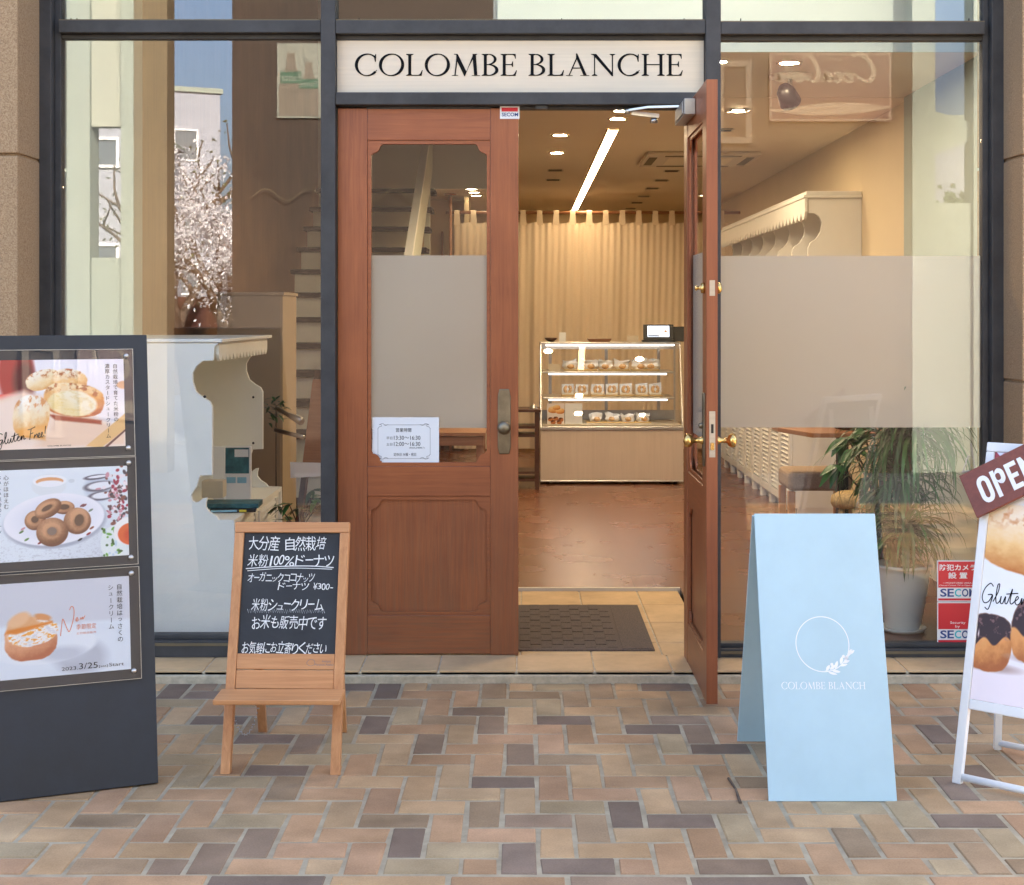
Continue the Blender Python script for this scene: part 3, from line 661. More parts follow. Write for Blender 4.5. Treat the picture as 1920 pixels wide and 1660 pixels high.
# open leaf: turned a quarter outwards about its hinge by the right jamb
DR = X(1320)-.034
dr = door_leaf('entrance_door', 'open wooden door leaf swung outwards, brass knobs on its front edge', (.640, -.012, .040), R(-90), LW, 2.197)
MB().box(LW+.0002, LW+.0012, .001, .039, .001, 2.196).build('edge', M['dooredge'], dr)
ze = lambda py: EYE-(py-CY)*5.178/F-.040
MB().box(LW+.0014, LW+.0028, .010, .031, ze(857), ze(771)).build('lock_plate', M['steel'], dr); MB().box(LW+.0014, LW+.0028, .011, .030, ze(555), ze(526)).build('lock_plate', M['steel'], dr)
MB().box(LW+.0029, LW+.0036, .016, .025, ze(812), ze(795)).build('latch_slot', M['black'], dr); MB().box(LW+.003, LW+.009, .014, .027, ze(843), ze(830)).build('latch_bolt', M['brass'], dr)
kx = LW-.055
mb = MB(); mb.lathe([(0,0),(.016,0),(.013,.012),(.009,.018),(.009,.040),(.020,.046),(.026,.058),(.023,.069),(0,.076)], (kx, 0, ze(828)), 'Y')
mb.build('knob', M['brass'], dr)
mb = MB(); mb.lathe([(0,0),(.016,0),(.013,-.012),(.009,-.018),(.009,-.040),(.020,-.046),(.026,-.058),(.023,-.069),(0,-.076)], (kx, .04, ze(828)), 'Y')
mb.build('knob', M['brass'], dr)
mb = MB(); mb.lathe([(0,0),(.02,0),(.02,-.014),(.014,-.020),(0,-.022)], (kx, .04, ze(540)), 'Y'); mb.lathe([(0,0),(.02,0),(.018,.012),(.006,.014),(.006,.024),(.011,.030),(0,.036)], (kx, 0, ze(540)), 'Y'); mb.build('deadbolt', M['brass'], dr)
mb = MB().prism([(kx+a, ze(815)+b) for a, b in pp], -.006, -.0002); mb.lathe([(0,0),(.012,0),(.010,.012),(0,.016)], (kx-.005, -.006, ze(800)), 'Y'); mb.build('handle_plate', M['bronze'], dr, bevel=.002)
# closer: body on the open leaf, folding arm to the lintel
mb = MB().box(.06, .40, -.042, -.0005, 2.118, 2.178).box(.10, .36, -.046, -.0425, 2.125, 2.172); mb.build('door_closer', M['greyplate'], dr, bevel=.004)
mb = MB().bar((.12,-.03,2.187), (.06,-.15,2.192), .018, .008).bar((.06,-.15,2.192), (.01,-.228,2.186), .014, .008).bar((-.004,-.10,2.165), (-.004,-.21,2.178), .02, .016); mb.lathe([(0,0),(.012,0),(.012,.024),(0,.024)], (.01,-.228,2.172)); mb.lathe([(0,0),(.016,0),(.012,.02),(0,.02)], (-.004,-.12,2.138)); mb.build('closer_arm', M['steel'], dr)
mb = MB().box(X(1004), X(1026), -.04, -.013, Z(207), Z(200)-.001); tag(mb.build('door_stop', M['black']), 'small black door stop under the lintel above the gap', 'door stop')

st = thing('security_sticker', 'small white and red security sticker at the top of the closed door', 'sticker', (X(956), -.0135, Z(224)))
T = off((X(956), 0, Z(224)))
MB(Matrix.Translation((0,0,0)) @ off((X(956), -.0135, Z(224)))).box(X(937.5), X(974), -.0145, -.0128, Z(224), Z(200.5)).build('backing', M['paper'], st)
o_ = off((X(956), -.0135, Z(224)))
MB(o_).box(X(940.5), X(971), -.0152, -.0147, Z(210.5), Z(203)).build('red_band', M['red'], st)
mb = MB(o_).text('SECOM', X(941), X(971.5), Z(219.5), Z(212.5), -.0152, bold=.02); mb.build('lettering', M['navy'], st)

# notice on the closed door glass
nl = (X(759), .002, Z(875)); nt_ = thing('hours_notice', 'white opening hours notice taped inside the lower door glass', 'notice', nl); o_ = off(nl)
ny = .0035
MB(o_).box(X(698), X(823), ny, ny+.0006, Z(875), Z(783)).build('sheet', M['paper'], nt_)
y = ny-.0008
mb = MB(o_)
for a, b, c, d in ((712,802,797,797),(712,802,860,860)): mb.box(X(a+8), X(b-2), y, y+.0003, Z(c)-.0006, Z(c)+.0006)
for a in (708.5, 806.5): mb.box(X(a)-.0006, X(a)+.0006, y, y+.0003, Z(853), Z(803))
for a, sx in ((712,1),(803,-1)):
    for b, sz in ((797,-1),(859,1)):
        mb.stroke([(X(a-4*sx)+0*sx, Z(b)+sz*.016), (X(a)-sx*.002, Z(b)+sz*.008), (X(a)+sx*.006, Z(b)+sz*.006), (X(a)+sx*.004, Z(b)-sz*.001), (X(a)-sx*.003, Z(b)-sz*.0), (X(a)+sx*.012, Z(b)-sz*.005), (X(a)+sx*.022, Z(b)+sz*.002), (X(a)+sx*.034, Z(b)-sz*.002)], .0016, y)
mb.build('ornament', M['greyink'], nt_)
mb = MB(o_)
mb.text('営業時間', X(742), X(771), Z(810.5), Z(803), y)
mb.text('平日', X(724.5), X(735.5), Z(824.5), Z(819.5), y); mb.text('13:30〜16:30', X(738.5), X(788), Z(825), Z(817.5), y)
mb.text('土日', X(724.5), X(735.5), Z(836), Z(831), y); mb.text('12:00〜16:30', X(738.5), X(788), Z(836.5), Z(829), y)
mb.text('(売切れ次第終了)', X(767), X(796), Z(842), Z(838.5), y); mb.text('定休日 水曜・祝日', X(738), X(780), Z(855.5), Z(849.5), y)
mb.build('lettering', M['ink'], nt_)

# red stickers low on the right pane
def redsticker(name, label, py0, py1, top):
    l = (X(1792), -.002, Z(py1)); t = thing(name, label, 'sticker', l); o_ = off(l); x0, x1 = X(1757), X(1834); h = py1-py0
    MB(o_).box(x0, x1, -.0022, -.0004, Z(py1), Z(py0)).build('backing', M['paper'], t)
    mb = MB(o_).box(x0+.004, x1-.004, -.0030, -.0024, Z(py0+h*.66), Z(py0+2)).box(x0+.004, x1-.004, -.0030, -.0024, Z(py1-2), Z(py1-6)); mb.build('red_field', M['red'], t)
    zb0, zb1 = Z(py1-9), Z(py1-24); wl = x1-x0
    a = MB(o_); b = MB(o_)
    for i, ch in enumerate('SECOM'):
        (b if ch == 'C' else a).text(ch, x0+.012+i*(wl-.02)/5, x0+.012+(i+.90)*(wl-.02)/5, zb0, zb1, -.0026, bold=.022)
    a.build('lettering', M['navy'], t); b.build('lettering', M['cyan'], t)
    mb = MB(o_)
    if top:
        mb.text('防犯カメラ', x0+.009, x1-.009, Z(py0+19), Z(py0+7), -.0034, bold=.02); mb.text('設 置', x0+.044, x1-.044, Z(py0+34), Z(py0+22), -.0034, bold=.02)
        mb.text('―MONITORED AREA―', x0+.022, x1-.016, Z(py0+43.5), Z(py0+40.5), -.0034); mb.text('Closed Circuit TV in Operation', x0+.008, x1-.008, Z(py0+48.5), Z(py0+45.2), -.0034)
    else:
        mb.text('Security', x0+.052, x1-.052, Z(py0+42), Z(py0+36), -.0034); mb.text('by', x0+.072, x1-.074, Z(py0+49), Z(py0+43), -.0034)
    mb.build('lettering', M['white'], t)
redsticker('security_sticker', 'upper red camera warning sticker low on the right window pane', 1051, 1128, True)
redsticker('security_sticker', 'lower red security sticker beneath the camera warning on the right pane', 1129, 1206, False)

# ================================================================ ACROSS THE STREET (seen mirrored in the panes)
DV = 14.0; YO = -(DV-DF)                    # the opposite side stands as far in front of the panes as its mirror image lies behind them
def xo(px, d=DV): return (px-CX)*d/F
def zo(py, d=DV): return EYE-(py-CY)*d/F
kb = thing('kiosk_building', 'dark brown ribbed kiosk across the street facing the shop', 'building', (0, YO, 0)); o_ = off((0, YO, 0))
MB(o_).box(xo(435), xo(1710), YO-2.5, YO, -.1, zo(98)).box(xo(435), xo(930), YO-2.5, YO, zo(98)+.001, 5.0).build('wall', M['kiosk'], kb)
MB(o_).box(xo(930)+.01, xo(1752), YO-2.5, YO-.3, zo(98)+.002, 5.6).build('upper_wall', M['palestone'], kb)
def post(px0, px1, label, m, z1=5.2, z0=-.1, dep=.3): 
    tag(MB().box(xo(px0), xo(px1), YO-dep, YO, z0, z1).build('arcade_post', m), label, 'post')
post(60, 168, 'wide pale post across the street at the far left of the shop mirror image', M['palestone'])
post(226, 250, 'narrow pale post across the street beside the tan post', M['palestone'])
post(250.5, 313, 'tan rendered post across the street left of the blossom tree', M['tanstone'])
post(1711, 1754, 'slim pale post across the street at the right end of the brown kiosk', M['palestone'])
post(1826, 1960, 'wide pale post across the street mirrored at the far right pane edge', M['palestone'])
tag(MB().box(xo(168.5), xo(225.5), YO-.2, YO-.05, zo(236), 5.2).build('canvas_awning', M['awning']), 'cream canvas awning hung between two pale posts across the street', 'awning')
tag(MB().box(xo(168.5), xo(225.5), YO-.25, YO-.05, -.1, zo(483)).build('low_wall', M['palestone']), 'pale low wall between two posts across the street', 'wall')
tag(MB().prism([(xo(1755),zo(205)),(xo(1825),zo(226)),(xo(1825),zo(262)),(xo(1755),zo(290))], YO-.3, YO-.1).build('beam', M['palestone']), 'pale beam across the right opening over the street', 'beam')
tag(MB().box(xo(1755), xo(1825), YO-.25, YO-.05, -.1, zo(380)).build('low_wall', M['palestone']), 'pale low wall right of the kiosk across the street', 'wall')
# things fixed on the kiosk
l = (xo(1556), YO+.02, zo(229)); t = thing('soda_sign', 'red enamel soda sign, dulled as if shaded, with white script and a wave', 'sign', l, R(180)); 
W_, H_ = xo(1671)-xo(1442), zo(100)-zo(229)
MB().box(-W_/2, W_/2, -.01, .02, 0, H_).build('panel', M['sodared'], t)
mb = MB(); b = .012
mb.box(-W_/2+.01, W_/2-.01, -.0125, -.011, .01, .01+b).box(-W_/2+.01, W_/2-.01, -.0125, -.011, H_-.01-b, H_-.01).box(-W_/2+.01, -W_/2+.01+b, -.0125, -.011, .03, H_-.03).box(W_/2-.01-b, W_/2-.01, -.0125, -.011, .03, H_-.03)
mb.text('Drink', -.10, .10, H_*.88, H_*.95, -.012)
k = W_/5.4; zc = H_*.60; x_ = -W_/2+.16
for st_ in ([(1.0,.9),(.75,1.15),(.3,.9),(.05,.35),(.25,-.05),(.7,.1),(.95,.35)], [(1.25,.3),(1.05,.15),(1.1,-.05),(1.3,0),(1.4,.2),(1.25,.32)], [(1.78,.28),(1.6,.3),(1.52,.05),(1.68,-.06),(1.88,.12)], [(2.2,.3),(2.0,.28),(1.95,.02),(2.1,0),(2.22,.3),(2.22,.0),(2.36,.08)],
            [(3.2,.85),(3.0,1.12),(2.65,.8),(2.5,.3),(2.65,-.05),(3.0,.08),(3.2,.3)], [(3.42,.3),(3.24,.12),(3.32,-.05),(3.5,.05),(3.55,.25),(3.4,.32)], [(3.62,.05),(3.85,.9),(3.95,1.1),(3.9,.7),(3.75,.05),(3.9,.05)], [(4.28,.3),(4.08,.25),(4.05,.0),(4.2,.02),(4.3,.3),(4.3,.0),(4.5,.12)]):
    mb.stroke([(x_+a*k, zc+c*k) for a, c in st_], .034, -.0122, pen=.4)
wv = [(-W_/2+.02+i*(W_-.04)/24, H_*(.20-.11*math.sin(2.6*i/24+.1)+.16*(i/24)**1.0*0)) for i in range(25)]
wv2 = [(p[0], p[1]+.02+.10*math.sin(math.pi*min(1, i/24*1.05))) for i, p in enumerate(wv)]
for i in range(24): mb.flat([wv[i], wv[i+1], wv2[i+1], wv2[i]], -.0126)
mb.build('lettering', M['signcream'], t)
l = (xo(562), YO+.02, zo(222)); t = thing('drink_poster', 'white poster of two soda bottles on the brown kiosk', 'poster', l, R(180)); W_, H_ = xo(604)-xo(520), zo(82)-zo(222)
MB().box(-W_/2, W_/2, -.004, .02, 0, H_).build('sheet', M['postergrey'], t)
def bottle_outline(cx, s): return [(cx+a*s, c*s) for a, c in ((-.11,.02),(.11,.02),(.12,.25),(.10,.36),(.045,.50),(.04,.62),(-.04,.62),(-.045,.50),(-.10,.36),(-.12,.25))]
mb = MB(); mb.flat(bottle_outline(.08, 1.0), -.006); mb.flat(bottle_outline(-.09, .86), -.0066); mb.build('bottle_print', M['dullwhite'], t)
mb = MB().box(-.02, .18, -.0080, -.0072, .33, .44).box(-.18, .0, -.0088, -.0082, .28, .37); mb.build('label_print', M['sodagreen'], t)
mb = MB().text('Fanta', -.01, .17, .35, .42, -.0095); mb.text('Fanta', -.17, -.01, .30, .35, -.0095); mb.build('lettering', M['postergrey'], t)
l = (xo(1376), YO+.02, zo(270)); t = thing('framed_panel', 'white framed panel on the brown kiosk beside the soda sign', 'panel', l, R(180)); W_, H_ = xo(1405)-xo(1340), zo(115)-zo(270)
MB().box(-W_/2, W_/2, -.01, .02, 0, H_).build('board', M['kiosk'], t); MB().ring([(-W_/2,0),(W_/2,0),(W_/2,H_),(-W_/2,H_)], [(-W_/2+.06,.06),(W_/2-.06,.06),(W_/2-.06,H_-.06),(-W_/2+.06,H_-.06)], -.03, -.0105).build('frame', M['dullwhite'], t)
pts = []
n = 78
for i in range(n*4):
    px = 470+(1704-470)*i/(n*4-1); pts.append((xo(px), YO+.06, zo(366)+.055*math.sin(px/40*math.pi)))
tag(MB().tube(pts, .004, 5).build('rope_light', M['tanstone']), 'thin wavy rope light strung along the brown kiosk', 'rope light')

# street behind
tag(MB().box(-11.5, -4.2, -23.2, -22.4, -.1, 1.75).build('street_backdrop', M['backdrop']), 'dark red brown hedge added below the blossom tree in place of a red building', 'backdrop')  # added dark box standing for a reddish building over the road
setting(MB().box(-60, 60, -26, -11.2, -.1015, -.06).build('road', M['asphalt'], org=(0, 0, 0)))
wb = thing('white_building', 'large pale grey office block mirrored behind the blossom tree', 'building', (-12.4*1.0, -54, 0), R(-24))
MB().box(-14, 0, -12, 0, -.1, 10.4).build('wall', M['concrete'], wb)
MB().box(-14.1, .1, -12.1, .1, 10.4, 10.6).build('roof', M['palestone'], wb)
win = None
def windows(parent, xs, zs, wd, hg, y):
    for x in xs:
        for z in zs:
            f = MB().ring([(x,z),(x+wd,z),(x+wd,z+hg),(x,z+hg)], [(x+.07,z+.07),(x+wd-.07,z+.07),(x+wd-.07,z+hg-.07),(x+.07,z+hg-.07)], y, y+.08).build('window', M['whitemetal'], parent)
            MB().box(x+.06, x+wd-.06, y-.03, y+.02, z+.06, z+hg-.06).build('pane', M['darkglass'], f)
windows(wb, [-1.9, -3.6, -5.4, -7.2], [7.6, 4.9, 2.2], 1.0, 1.3, .002)
wb2 = thing('white_building', 'bright white apartment block mirrored in the right pane', 'building', (xo(1745, 46), -40, 0), R(8))
MB().box(-.5, 14, -8, 0, -.1, 7.4).build('wall', M['concrete'], wb2); MB().box(-.7, 14.2, -8.2, .2, 7.4, 7.6).build('roof', M['palestone'], wb2)
windows(wb2, [1.2, 3.2, 5.4], [4.8, 2.2], .9, 1.2, .002)
wb3 = thing('white_building', 'pale block with sliding windows mirrored between the left pale posts', 'building', (xo(232, 36), -30.1, 0))
MB().box(-9, 0, -6, 0, -.1, zo(236, 36)).build('wall', M['concrete'], wb3); MB().box(-9.1, .1, -6.1, .1, zo(236,36)+.001, zo(236,36)+.15).build('roof', M['palestone'], wb3)
windows(wb3, [-.85, -2.4, -4.0], [zo(315,36), zo(315,36)-2.6], .75, .75, .002)

def tree(name, label, loc, h, spread, leaf, col, n, size, seed, bare=.0):
    r = random.Random(seed); t = thing(name, label, 'tree', loc); mb = MB(); tips = []
    def limb(p, d, l, rad, lev):
        q = [p]; dd = Vector(d)
        for i in range(4):
            dd = (dd+Vector((r.uniform(-.25,.25), r.uniform(-.25,.25), r.uniform(-.1,.2)))).normalized(); q.append(q[-1]+dd*l/4)
            if lev >= 1: tips.append(q[-1])
        mb.tube(q, [rad*(1-.13*i) for i in range(5)], 6)
        if lev < 3:
            for k in range(3 if lev else 5):
                a = r.uniform(0, 6.28); up = r.uniform(.15, .9); e = Vector((math.cos(a)*spread, math.sin(a)*spread, up)).normalized()
                limb(q[-1-(k % 3)], (dd*.5+e).normalized(), l*r.uniform(.55, .8), rad*.5, lev+1)
    limb(Vector((0,0,-.1)), (0,0,1), h*.38, h*.035, 0)
    mb.build('trunk', M['bark'], t)
    cr = MB()
    for i in range(n):
        c = r.choice(tips); s_ = abs(r.gauss(0, .22))*h/5; a = Vector((r.gauss(0,1), r.gauss(0,1), r.gauss(0,1))).normalized(); p = c+a*s_
        u = Vector((r.gauss(0,1), r.gauss(0,1), r.gauss(0,1))).normalized(); v = u.orthogonal().normalized(); k = size*r.uniform(.6, 1.4); w_ = r.uniform(.75, 1.2)
        cr.col = tuple(min(.9, x*w_) for x in col); cr.add([p-u*k, p-v*k*.7, p+u*k, p+v*k*.7], [(0,1,2,3)])
    cr.build('crown', M[leaf], t); return t
tree('cherry_tree', 'cherry tree in full pale pink blossom mirrored in the left pane', (xo(455, 24), -(24-DF), 0), 4.6, 1.0, 'petal', (.88,.84,.85), 15000, .034, 3)
tree('bare_tree', 'nearly bare tree with sprouting buds rising above the blossom', (xo(335, 27), -(27-DF), 0), 6.0, .8, 'leaf', (.16,.17,.06), 700, .04, 11)
tree('maple_tree', 'green leafed tree mirrored in the right pane opening', (xo(1840, 20), -(20-DF), 0), 4.2, 1.0, 'leaf', (.10,.16,.06), 5000, .06, 5)
tree('maple_tree', 'yellow green young tree mirrored low in the right pane', (xo(1790, 26), -(26-DF), 0), 3.6, 1.0, 'leaf', (.26,.30,.12), 5000, .06, 8)

# ================================================================ SIGNS AND BOARDS ON THE PAVEMENT
CAM = Vector((0, -DF, EYE))
def board_T(yaw, lean):
    """board frame: x along the board, -y out of its face, z up the board; turned by yaw and leaning back"""
    return Matrix.Rotation(yaw, 4, 'Z') @ Matrix.Rotation(-lean, 4, 'X')
def on(Tw, px, py, y=0.):
    """where the line of sight through a photo pixel meets the board's own plane, in board coordinates"""
    I = Tw.inverted(); o = I @ CAM; d = (I.to_3x3() @ Vector(((px-CX)/F, 1, -(py-CY)/F))); k = (y-o.y)/d.y; p = o+d*k; return (p.x, p.z)

# ---- black menu board with three acrylic poster holders
loc = Vector((-1.098, 4.41-DF, 0)); yaw, lean = R(22.8), R(9.8)
ms = thing('menu_board', 'tall black menu board with three food posters under acrylic sheets', 'menu board', loc)
T = board_T(yaw, lean); Tw = Matrix.Translation(loc) @ T
BW, BH = .62, 1.366
MB(T).box(-BW, 0, 0, .022, .004, BH).build('board', M['boardblack'], ms, bevel=.002)
S_ = Matrix.Translation((0, 0, 0))
MB(T).box(-BW, 0, .023, .13, .0, .03).build('foot_block', M['boardblack'], ms)
for px, py, h in ((290,1300,.004), (207,1462,.003)):
    pass
posters = []
for k, (tr, br, cov) in enumerate((((232,673.5),(234.5,836.5),((249,655),(253,855))), ((238,873.5),(242,1041),((254,856.5),(259,1058))), ((241,1080),(246,1254.5),((259.5,1062),(266,1272))))):
    a, b = on(Tw, *tr), on(Tw, *br); u1 = (a[0]+b[0])/2; v1, v0 = a[1], b[1]; u0 = u1-.44
    c0, c1 = on(Tw, *cov[0]), on(Tw, *cov[1]); uc = (c0[0]+c1[0])/2
    posters.append((u0, u1, v0, v1, uc, c0[1], c1[1]))
acol = lambda *c: c
def art1(u0, u1, v0, v1):
    A = Art(u0, u1, v0, v1, 300, (.93,.92,.95)); q = lambda x, y: on(Tw, x, y)
    f = (A.V-v0)/(v1-v0); A.mix(.5*(1-f), (.95,.88,.84))
    sc = q(100,750)[0]-q(99,750)[0]                    # metres per photo pixel along the board
    A.ell(q(30,700), 33*sc, 70*sc, (.66,.16,.15), soft=.25); A.ell(q(45,715), 20*sc, 42*sc, (.36,.10,.11), soft=.6); A.ell(q(20,746), 45*sc, 7*sc, (.93,.30,.28), soft=.4)
    A.poly([q(-160,800),q(60,728),q(150,770),q(236,800),q(236,836),q(-160,850)], (.93,.80,.70), .02); A.poly([q(-120,790),q(40,738),q(120,760),q(60,850),q(-160,870)], (.95,.86,.80), .03)
    A.poly([q(161,837),q(236,774),q(238,803),q(190,840)], (.90,.72,.48)); A.poly([q(196,838),q(238,802),q(238,806),q(200,840)], (.42,.25,.22), .002)
    A.ell(q(232,722), 14*sc, 8*sc, (.90,.68,.50), soft=.3)
    A.bun(q(82,715), 34*sc, 22*sc, (.86,.62,.34), (.95,.84,.64), (.97,.93,.86), 15, 4, (.70,.36,.12), amp=.3)
    A.bun(q(130,715), 34*sc, 24*sc, (.80,.50,.22), (.93,.74,.48), (.97,.92,.84), -8, 9, (.62,.28,.08), amp=.5)
    A.bun(q(138,752), 57*sc, 35*sc, (.74,.36,.14), (.90,.62,.30), (.97,.88,.72), -8, 14, (.62,.28,.08), 2.8, .9, .5)
    a, b, r, kk = A.ell(q(136,757), 47*sc, 25*sc, (.96,.91,.80), -7, .12, .12, 3); t = fbm(a*4+2, b*4, 8); A.mix(kk*np.clip((t-.5)*3, 0, .8), (.90,.80,.56)); A.mix(kk*np.clip((.2+a*-.6-b*.6), 0, .5), (.93,.80,.48))
    A.poly([q(90,777),q(190,789),q(190,796),q(104,788)], (.62,.24,.13), .006)
    A.bun(q(58,782), 34*sc, 43*sc, (.88,.58,.26), (.95,.85,.68), (.98,.96,.93), -8, 21, (.82,.50,.24), 2.5, .95, .35)
    A.poly([q(30,806),q(86,797),q(84,825),q(40,820)], (.93,.66,.34), .012)
    return A
def art2(u0, u1, v0, v1):
    A = Art(u0, u1, v0, v1, 320, (.88,.91,.94)); q = lambda x, y: on(Tw, x, y); sc = q(100,950)[0]-q(99,950)[0]
    f = (A.V-v0)/(v1-v0); g = (A.U-u0)/(u1-u0); A.mix(np.clip(g-.4, 0, 1)*(1-f)*.8, (.72,.73,.78)); A.mix(np.clip((fbm(A.U*160, A.V*220, 5)-.55)*2, 0, .35)*np.clip(.5-f, 0, 1)*2, (.60,.60,.64))
    A.ell(q(92,910), 33*sc, 22*sc, (.86,.88,.90), 0, .1); A.ell(q(93,902), 32*sc, 12*sc, (.93,.94,.96)); A.ell(q(93,903), 26*sc, 8*sc, (.86,.62,.42)); A.ell(q(94,907), 25*sc, 6*sc, (.93,.93,.95), 0, .2); A.ell(q(134,902), 6*sc, 4*sc, (.80,.83,.86))
    A.ell(q(185,915), 28*sc, 26*sc, (.76,.80,.86), 0, .3); 
    for i, (x, y, rx, ry) in enumerate(((180,895,24,5),(186,912,30,10),(190,930,26,9))): A.ell(q(x,y), rx*sc, ry*sc, (.32,.30,.36), 5, .3); A.ell(q(x+3,y-1), (rx-4)*sc, (ry-2.5)*sc, (.90,.91,.94), 5, .3)
    rr = random.Random(4)
    for i in range(120):
        x, y = rr.gauss(222, 13), rr.gauss(930, 26); c = rr.choice([(.25,.20,.25),(.60,.14,.25),(.78,.55,.60),(.38,.25,.26),(.92,.88,.90),(.50,.28,.24)]); A.ell(q(x,y), rr.uniform(2,6)*sc, rr.uniform(1.5,4)*sc, c, rr.uniform(0,180), .4)
    A.ell(q(104,978), 97*sc, 52*sc, (.66,.68,.74), 4, .08); A.ell(q(102,974), 95*sc, 50*sc, (.93,.93,.96), 4, .04); A.ell(q(105,972), 72*sc, 38*sc, (.87,.88,.93), 4, .5)
    for x, y, c in ((40,998,(.30,.42,.22)),(50,1012,(.35,.50,.25)),(43,992,(.75,.55,.58)),(154,948,(.45,.22,.25)),(158,948,(.45,.22,.25)),(170,957,(.45,.52,.45)),(172,990,(.55,.30,.20)),(166,1001,(.55,.12,.12)),(150,1012,(.12,.10,.12)),(75,1018,(.50,.15,.15))): A.ell(q(x,y), 5*sc, 2*sc, c, 30, .3)
    A.ringcake(q(66,976), 20*sc, 19*sc, 20, seed=3); A.ringcake(q(120,952), 20*sc, 13*sc, 0, (.5,.4), (0,.1), seed=8)
    A.ringcake(q(90,954), 27*sc, 17*sc, 28, (.40,.26), (-.05,.12), seed=2); A.ringcake(q(145,977), 26*sc, 26*sc, -12, (.34,.44), (.12,.08), seed=5); A.ringcake(q(98,998), 30*sc, 28*sc, 0, (.30,.28), (-.02,.06), seed=7, hcol=(.50,.42,.38))
    A.ell(q(222,1020), 34*sc, 38*sc, (.88,.91,.91), 20, .06)
    for i in range(26): A.ell(q(rr.uniform(192,226), rr.uniform(990,1042)), rr.uniform(2,6)*sc, 2.4*sc, rr.choice([(.25,.45,.16),(.40,.62,.25),(.75,.82,.88),(.20,.35,.15)]), rr.uniform(0,180), .4)
    A.ell(q(243,996), 31*sc, 28*sc, (.93,.92,.92), 0, .05); A.ell(q(247,1001), 27*sc, 22*sc, (.85,.36,.16), 0, .08); A.ell(q(250,1003), 18*sc, 14*sc, (.80,.27,.12), 0, .5)
    return A
def art3(u0, u1, v0, v1):
    A = Art(u0, u1, v0, v1, 300, (.80,.81,.85)); q = lambda x, y: on(Tw, x, y); sc = q(100,1180)[0]-q(99,1180)[0]
    A.poly([q(-190,1190),q(244,1160),q(250,1262),q(-190,1290)], (.86,.89,.93), .012)
    A.ell(q(150,1230), 50*sc, 34*sc, (.72,.74,.79), -8, .5); A.ell(q(85,1212), 98*sc, 34*sc, (.89,.91,.94), 3, .1); A.ell(q(120,1226), 40*sc, 14*sc, (.76,.78,.83), 0, .8)
    A.bun(q(58,1200), 49*sc, 42*sc, (.70,.40,.27), (.87,.62,.46), (.93,.74,.58), 2, 6, (.70,.36,.20), 2.6, .95, .25)
    a, b, r, kk = A.ell(q(62,1188), 46*sc, 24*sc, (.95,.93,.92), 8, .08, .2, 12); t = fbm(a*5, b*6, 2); A.mix(kk*np.clip((t-.55)*9, 0, .9), (.93,.62,.20)); A.mix(kk*np.clip((.42-t)*4, 0, .5), (.80,.78,.82))
    A.poly([q(12,1186),q(20,1158),q(45,1146),q(57,1154),q(78,1147),q(98,1162),q(70,1172),q(30,1182)], (.88,.65,.46), .012); A.ell(q(35,1163), 22*sc, 12*sc, (.91,.72,.55), 28, .4); A.ell(q(80,1157), 16*sc, 6*sc, (.85,.58,.36), -14, .5)
    A.poly([q(10,1189),q(14,1183),q(98,1164),q(99,1168),q(30,1190)], (.86,.50,.16), .006)
    return A
for k, (u0, u1, v0, v1, uc, vt, vb) in enumerate(posters):
    po = (art1, art2, art3)[k](u0, u1, v0, v1).build('poster', M['print'], ms, T, -.0022)
    po['label'] = ('cream puff poster with red drink behind', 'ring doughnut poster with teacups', 'single cream puff poster with start date')[k]
    q = lambda x, y: on(Tw, x, y); y = -.0032; mb = MB(T)
    wd = q(100, 900)[0]-q(99, 900)[0]
    def colm(body, px, py0, py1, s=.92): 
        a, b = q(px, py0), q(px, py1); mb.column(body, (a[0]+b[0])/2, a[1], b[1], (a[1]-b[1])/len(body)*s, y)
    if k == 0:
        colm('自然栽培で育てた米粉の', 216.5, 682, 792); colm('濃厚カスタードシュークリーム', 202, 682, 823)
        p = q(-8, 838); put_script(mb, 'Gluten', p[0], p[1], 23*wd, y, .0024, .22); p = q(52, 826); put_script(mb, 'Free', p[0], p[1], 23*wd, y, .0024, .16)
        a, b = q(89, 838), q(133, 834); mb.text('COLOMBE BLANCHE', a[0], b[0], a[1], b[1], y)
    elif k == 1:
        colm('心がほほえむ', 11.5, 891, 956); colm('おいしい米粉のドーナツ', -2, 891, 1004)
    else:
        colm('自然栽培はっさくの', 224.5, 1094, 1205); colm('シュークリーム', 208, 1096, 1181)
        for s_, a, b in (('2023.', (115.5,1259), (146,1249)), ('3/25', (148,1256), (183,1241)), ('[sat]', (185.5,1253), (202,1246)), ('Start', (204.5,1250.5), (232,1241))):
            p, r_ = q(*a), q(*b); mb.text(s_, p[0], r_[0], p[1]+.001, r_[1], y, rot=0)
        m2 = MB(T); p = q(113, 1182); put_script(m2, 'New', p[0], p[1], 32*wd, y, .0022, .1); a, b = q(143, 1181), q(180, 1168); m2.text('季節限定', a[0], b[0], a[1], b[1], y); a, b = q(143, 1190), q(180, 1183); m2.text('土日限定販売', a[0], b[0], a[1], b[1], y); m2.build('lettering', M['orangeink'], po)
    mb.build('lettering', M['ink'], po)
    c = MB(T).box(uc-.50, uc, -.0075, -.0045, vb, vt).build('acrylic_cover', M['acrylic'], ms)
    e = MB(T); e.ring([(uc-.50,vb),(uc,vb),(uc,vt),(uc-.50,vt)], [(uc-.498,vb+.0013),(uc-.0013,vb+.0013),(uc-.0013,vt-.0013),(uc-.498,vt-.0013)], -.0079, -.0041); e.build('cover_edge', M['greyplate'], c)
    for (px, py) in (((236,668.5),(240,840.5)), ((240.5,868.5),(245,1045.5)), ((245.5,1075),(250.5,1258)))[k]:
        p = q(px, py); b_ = MB(T); b_.lathe([(0,0),(.008,0),(.0075,.004),(.004,.007),(0,.0075)], (p[0], -.008, p[1]), 'Y', 14); b_.build('screw_cap', M['steel'], c)

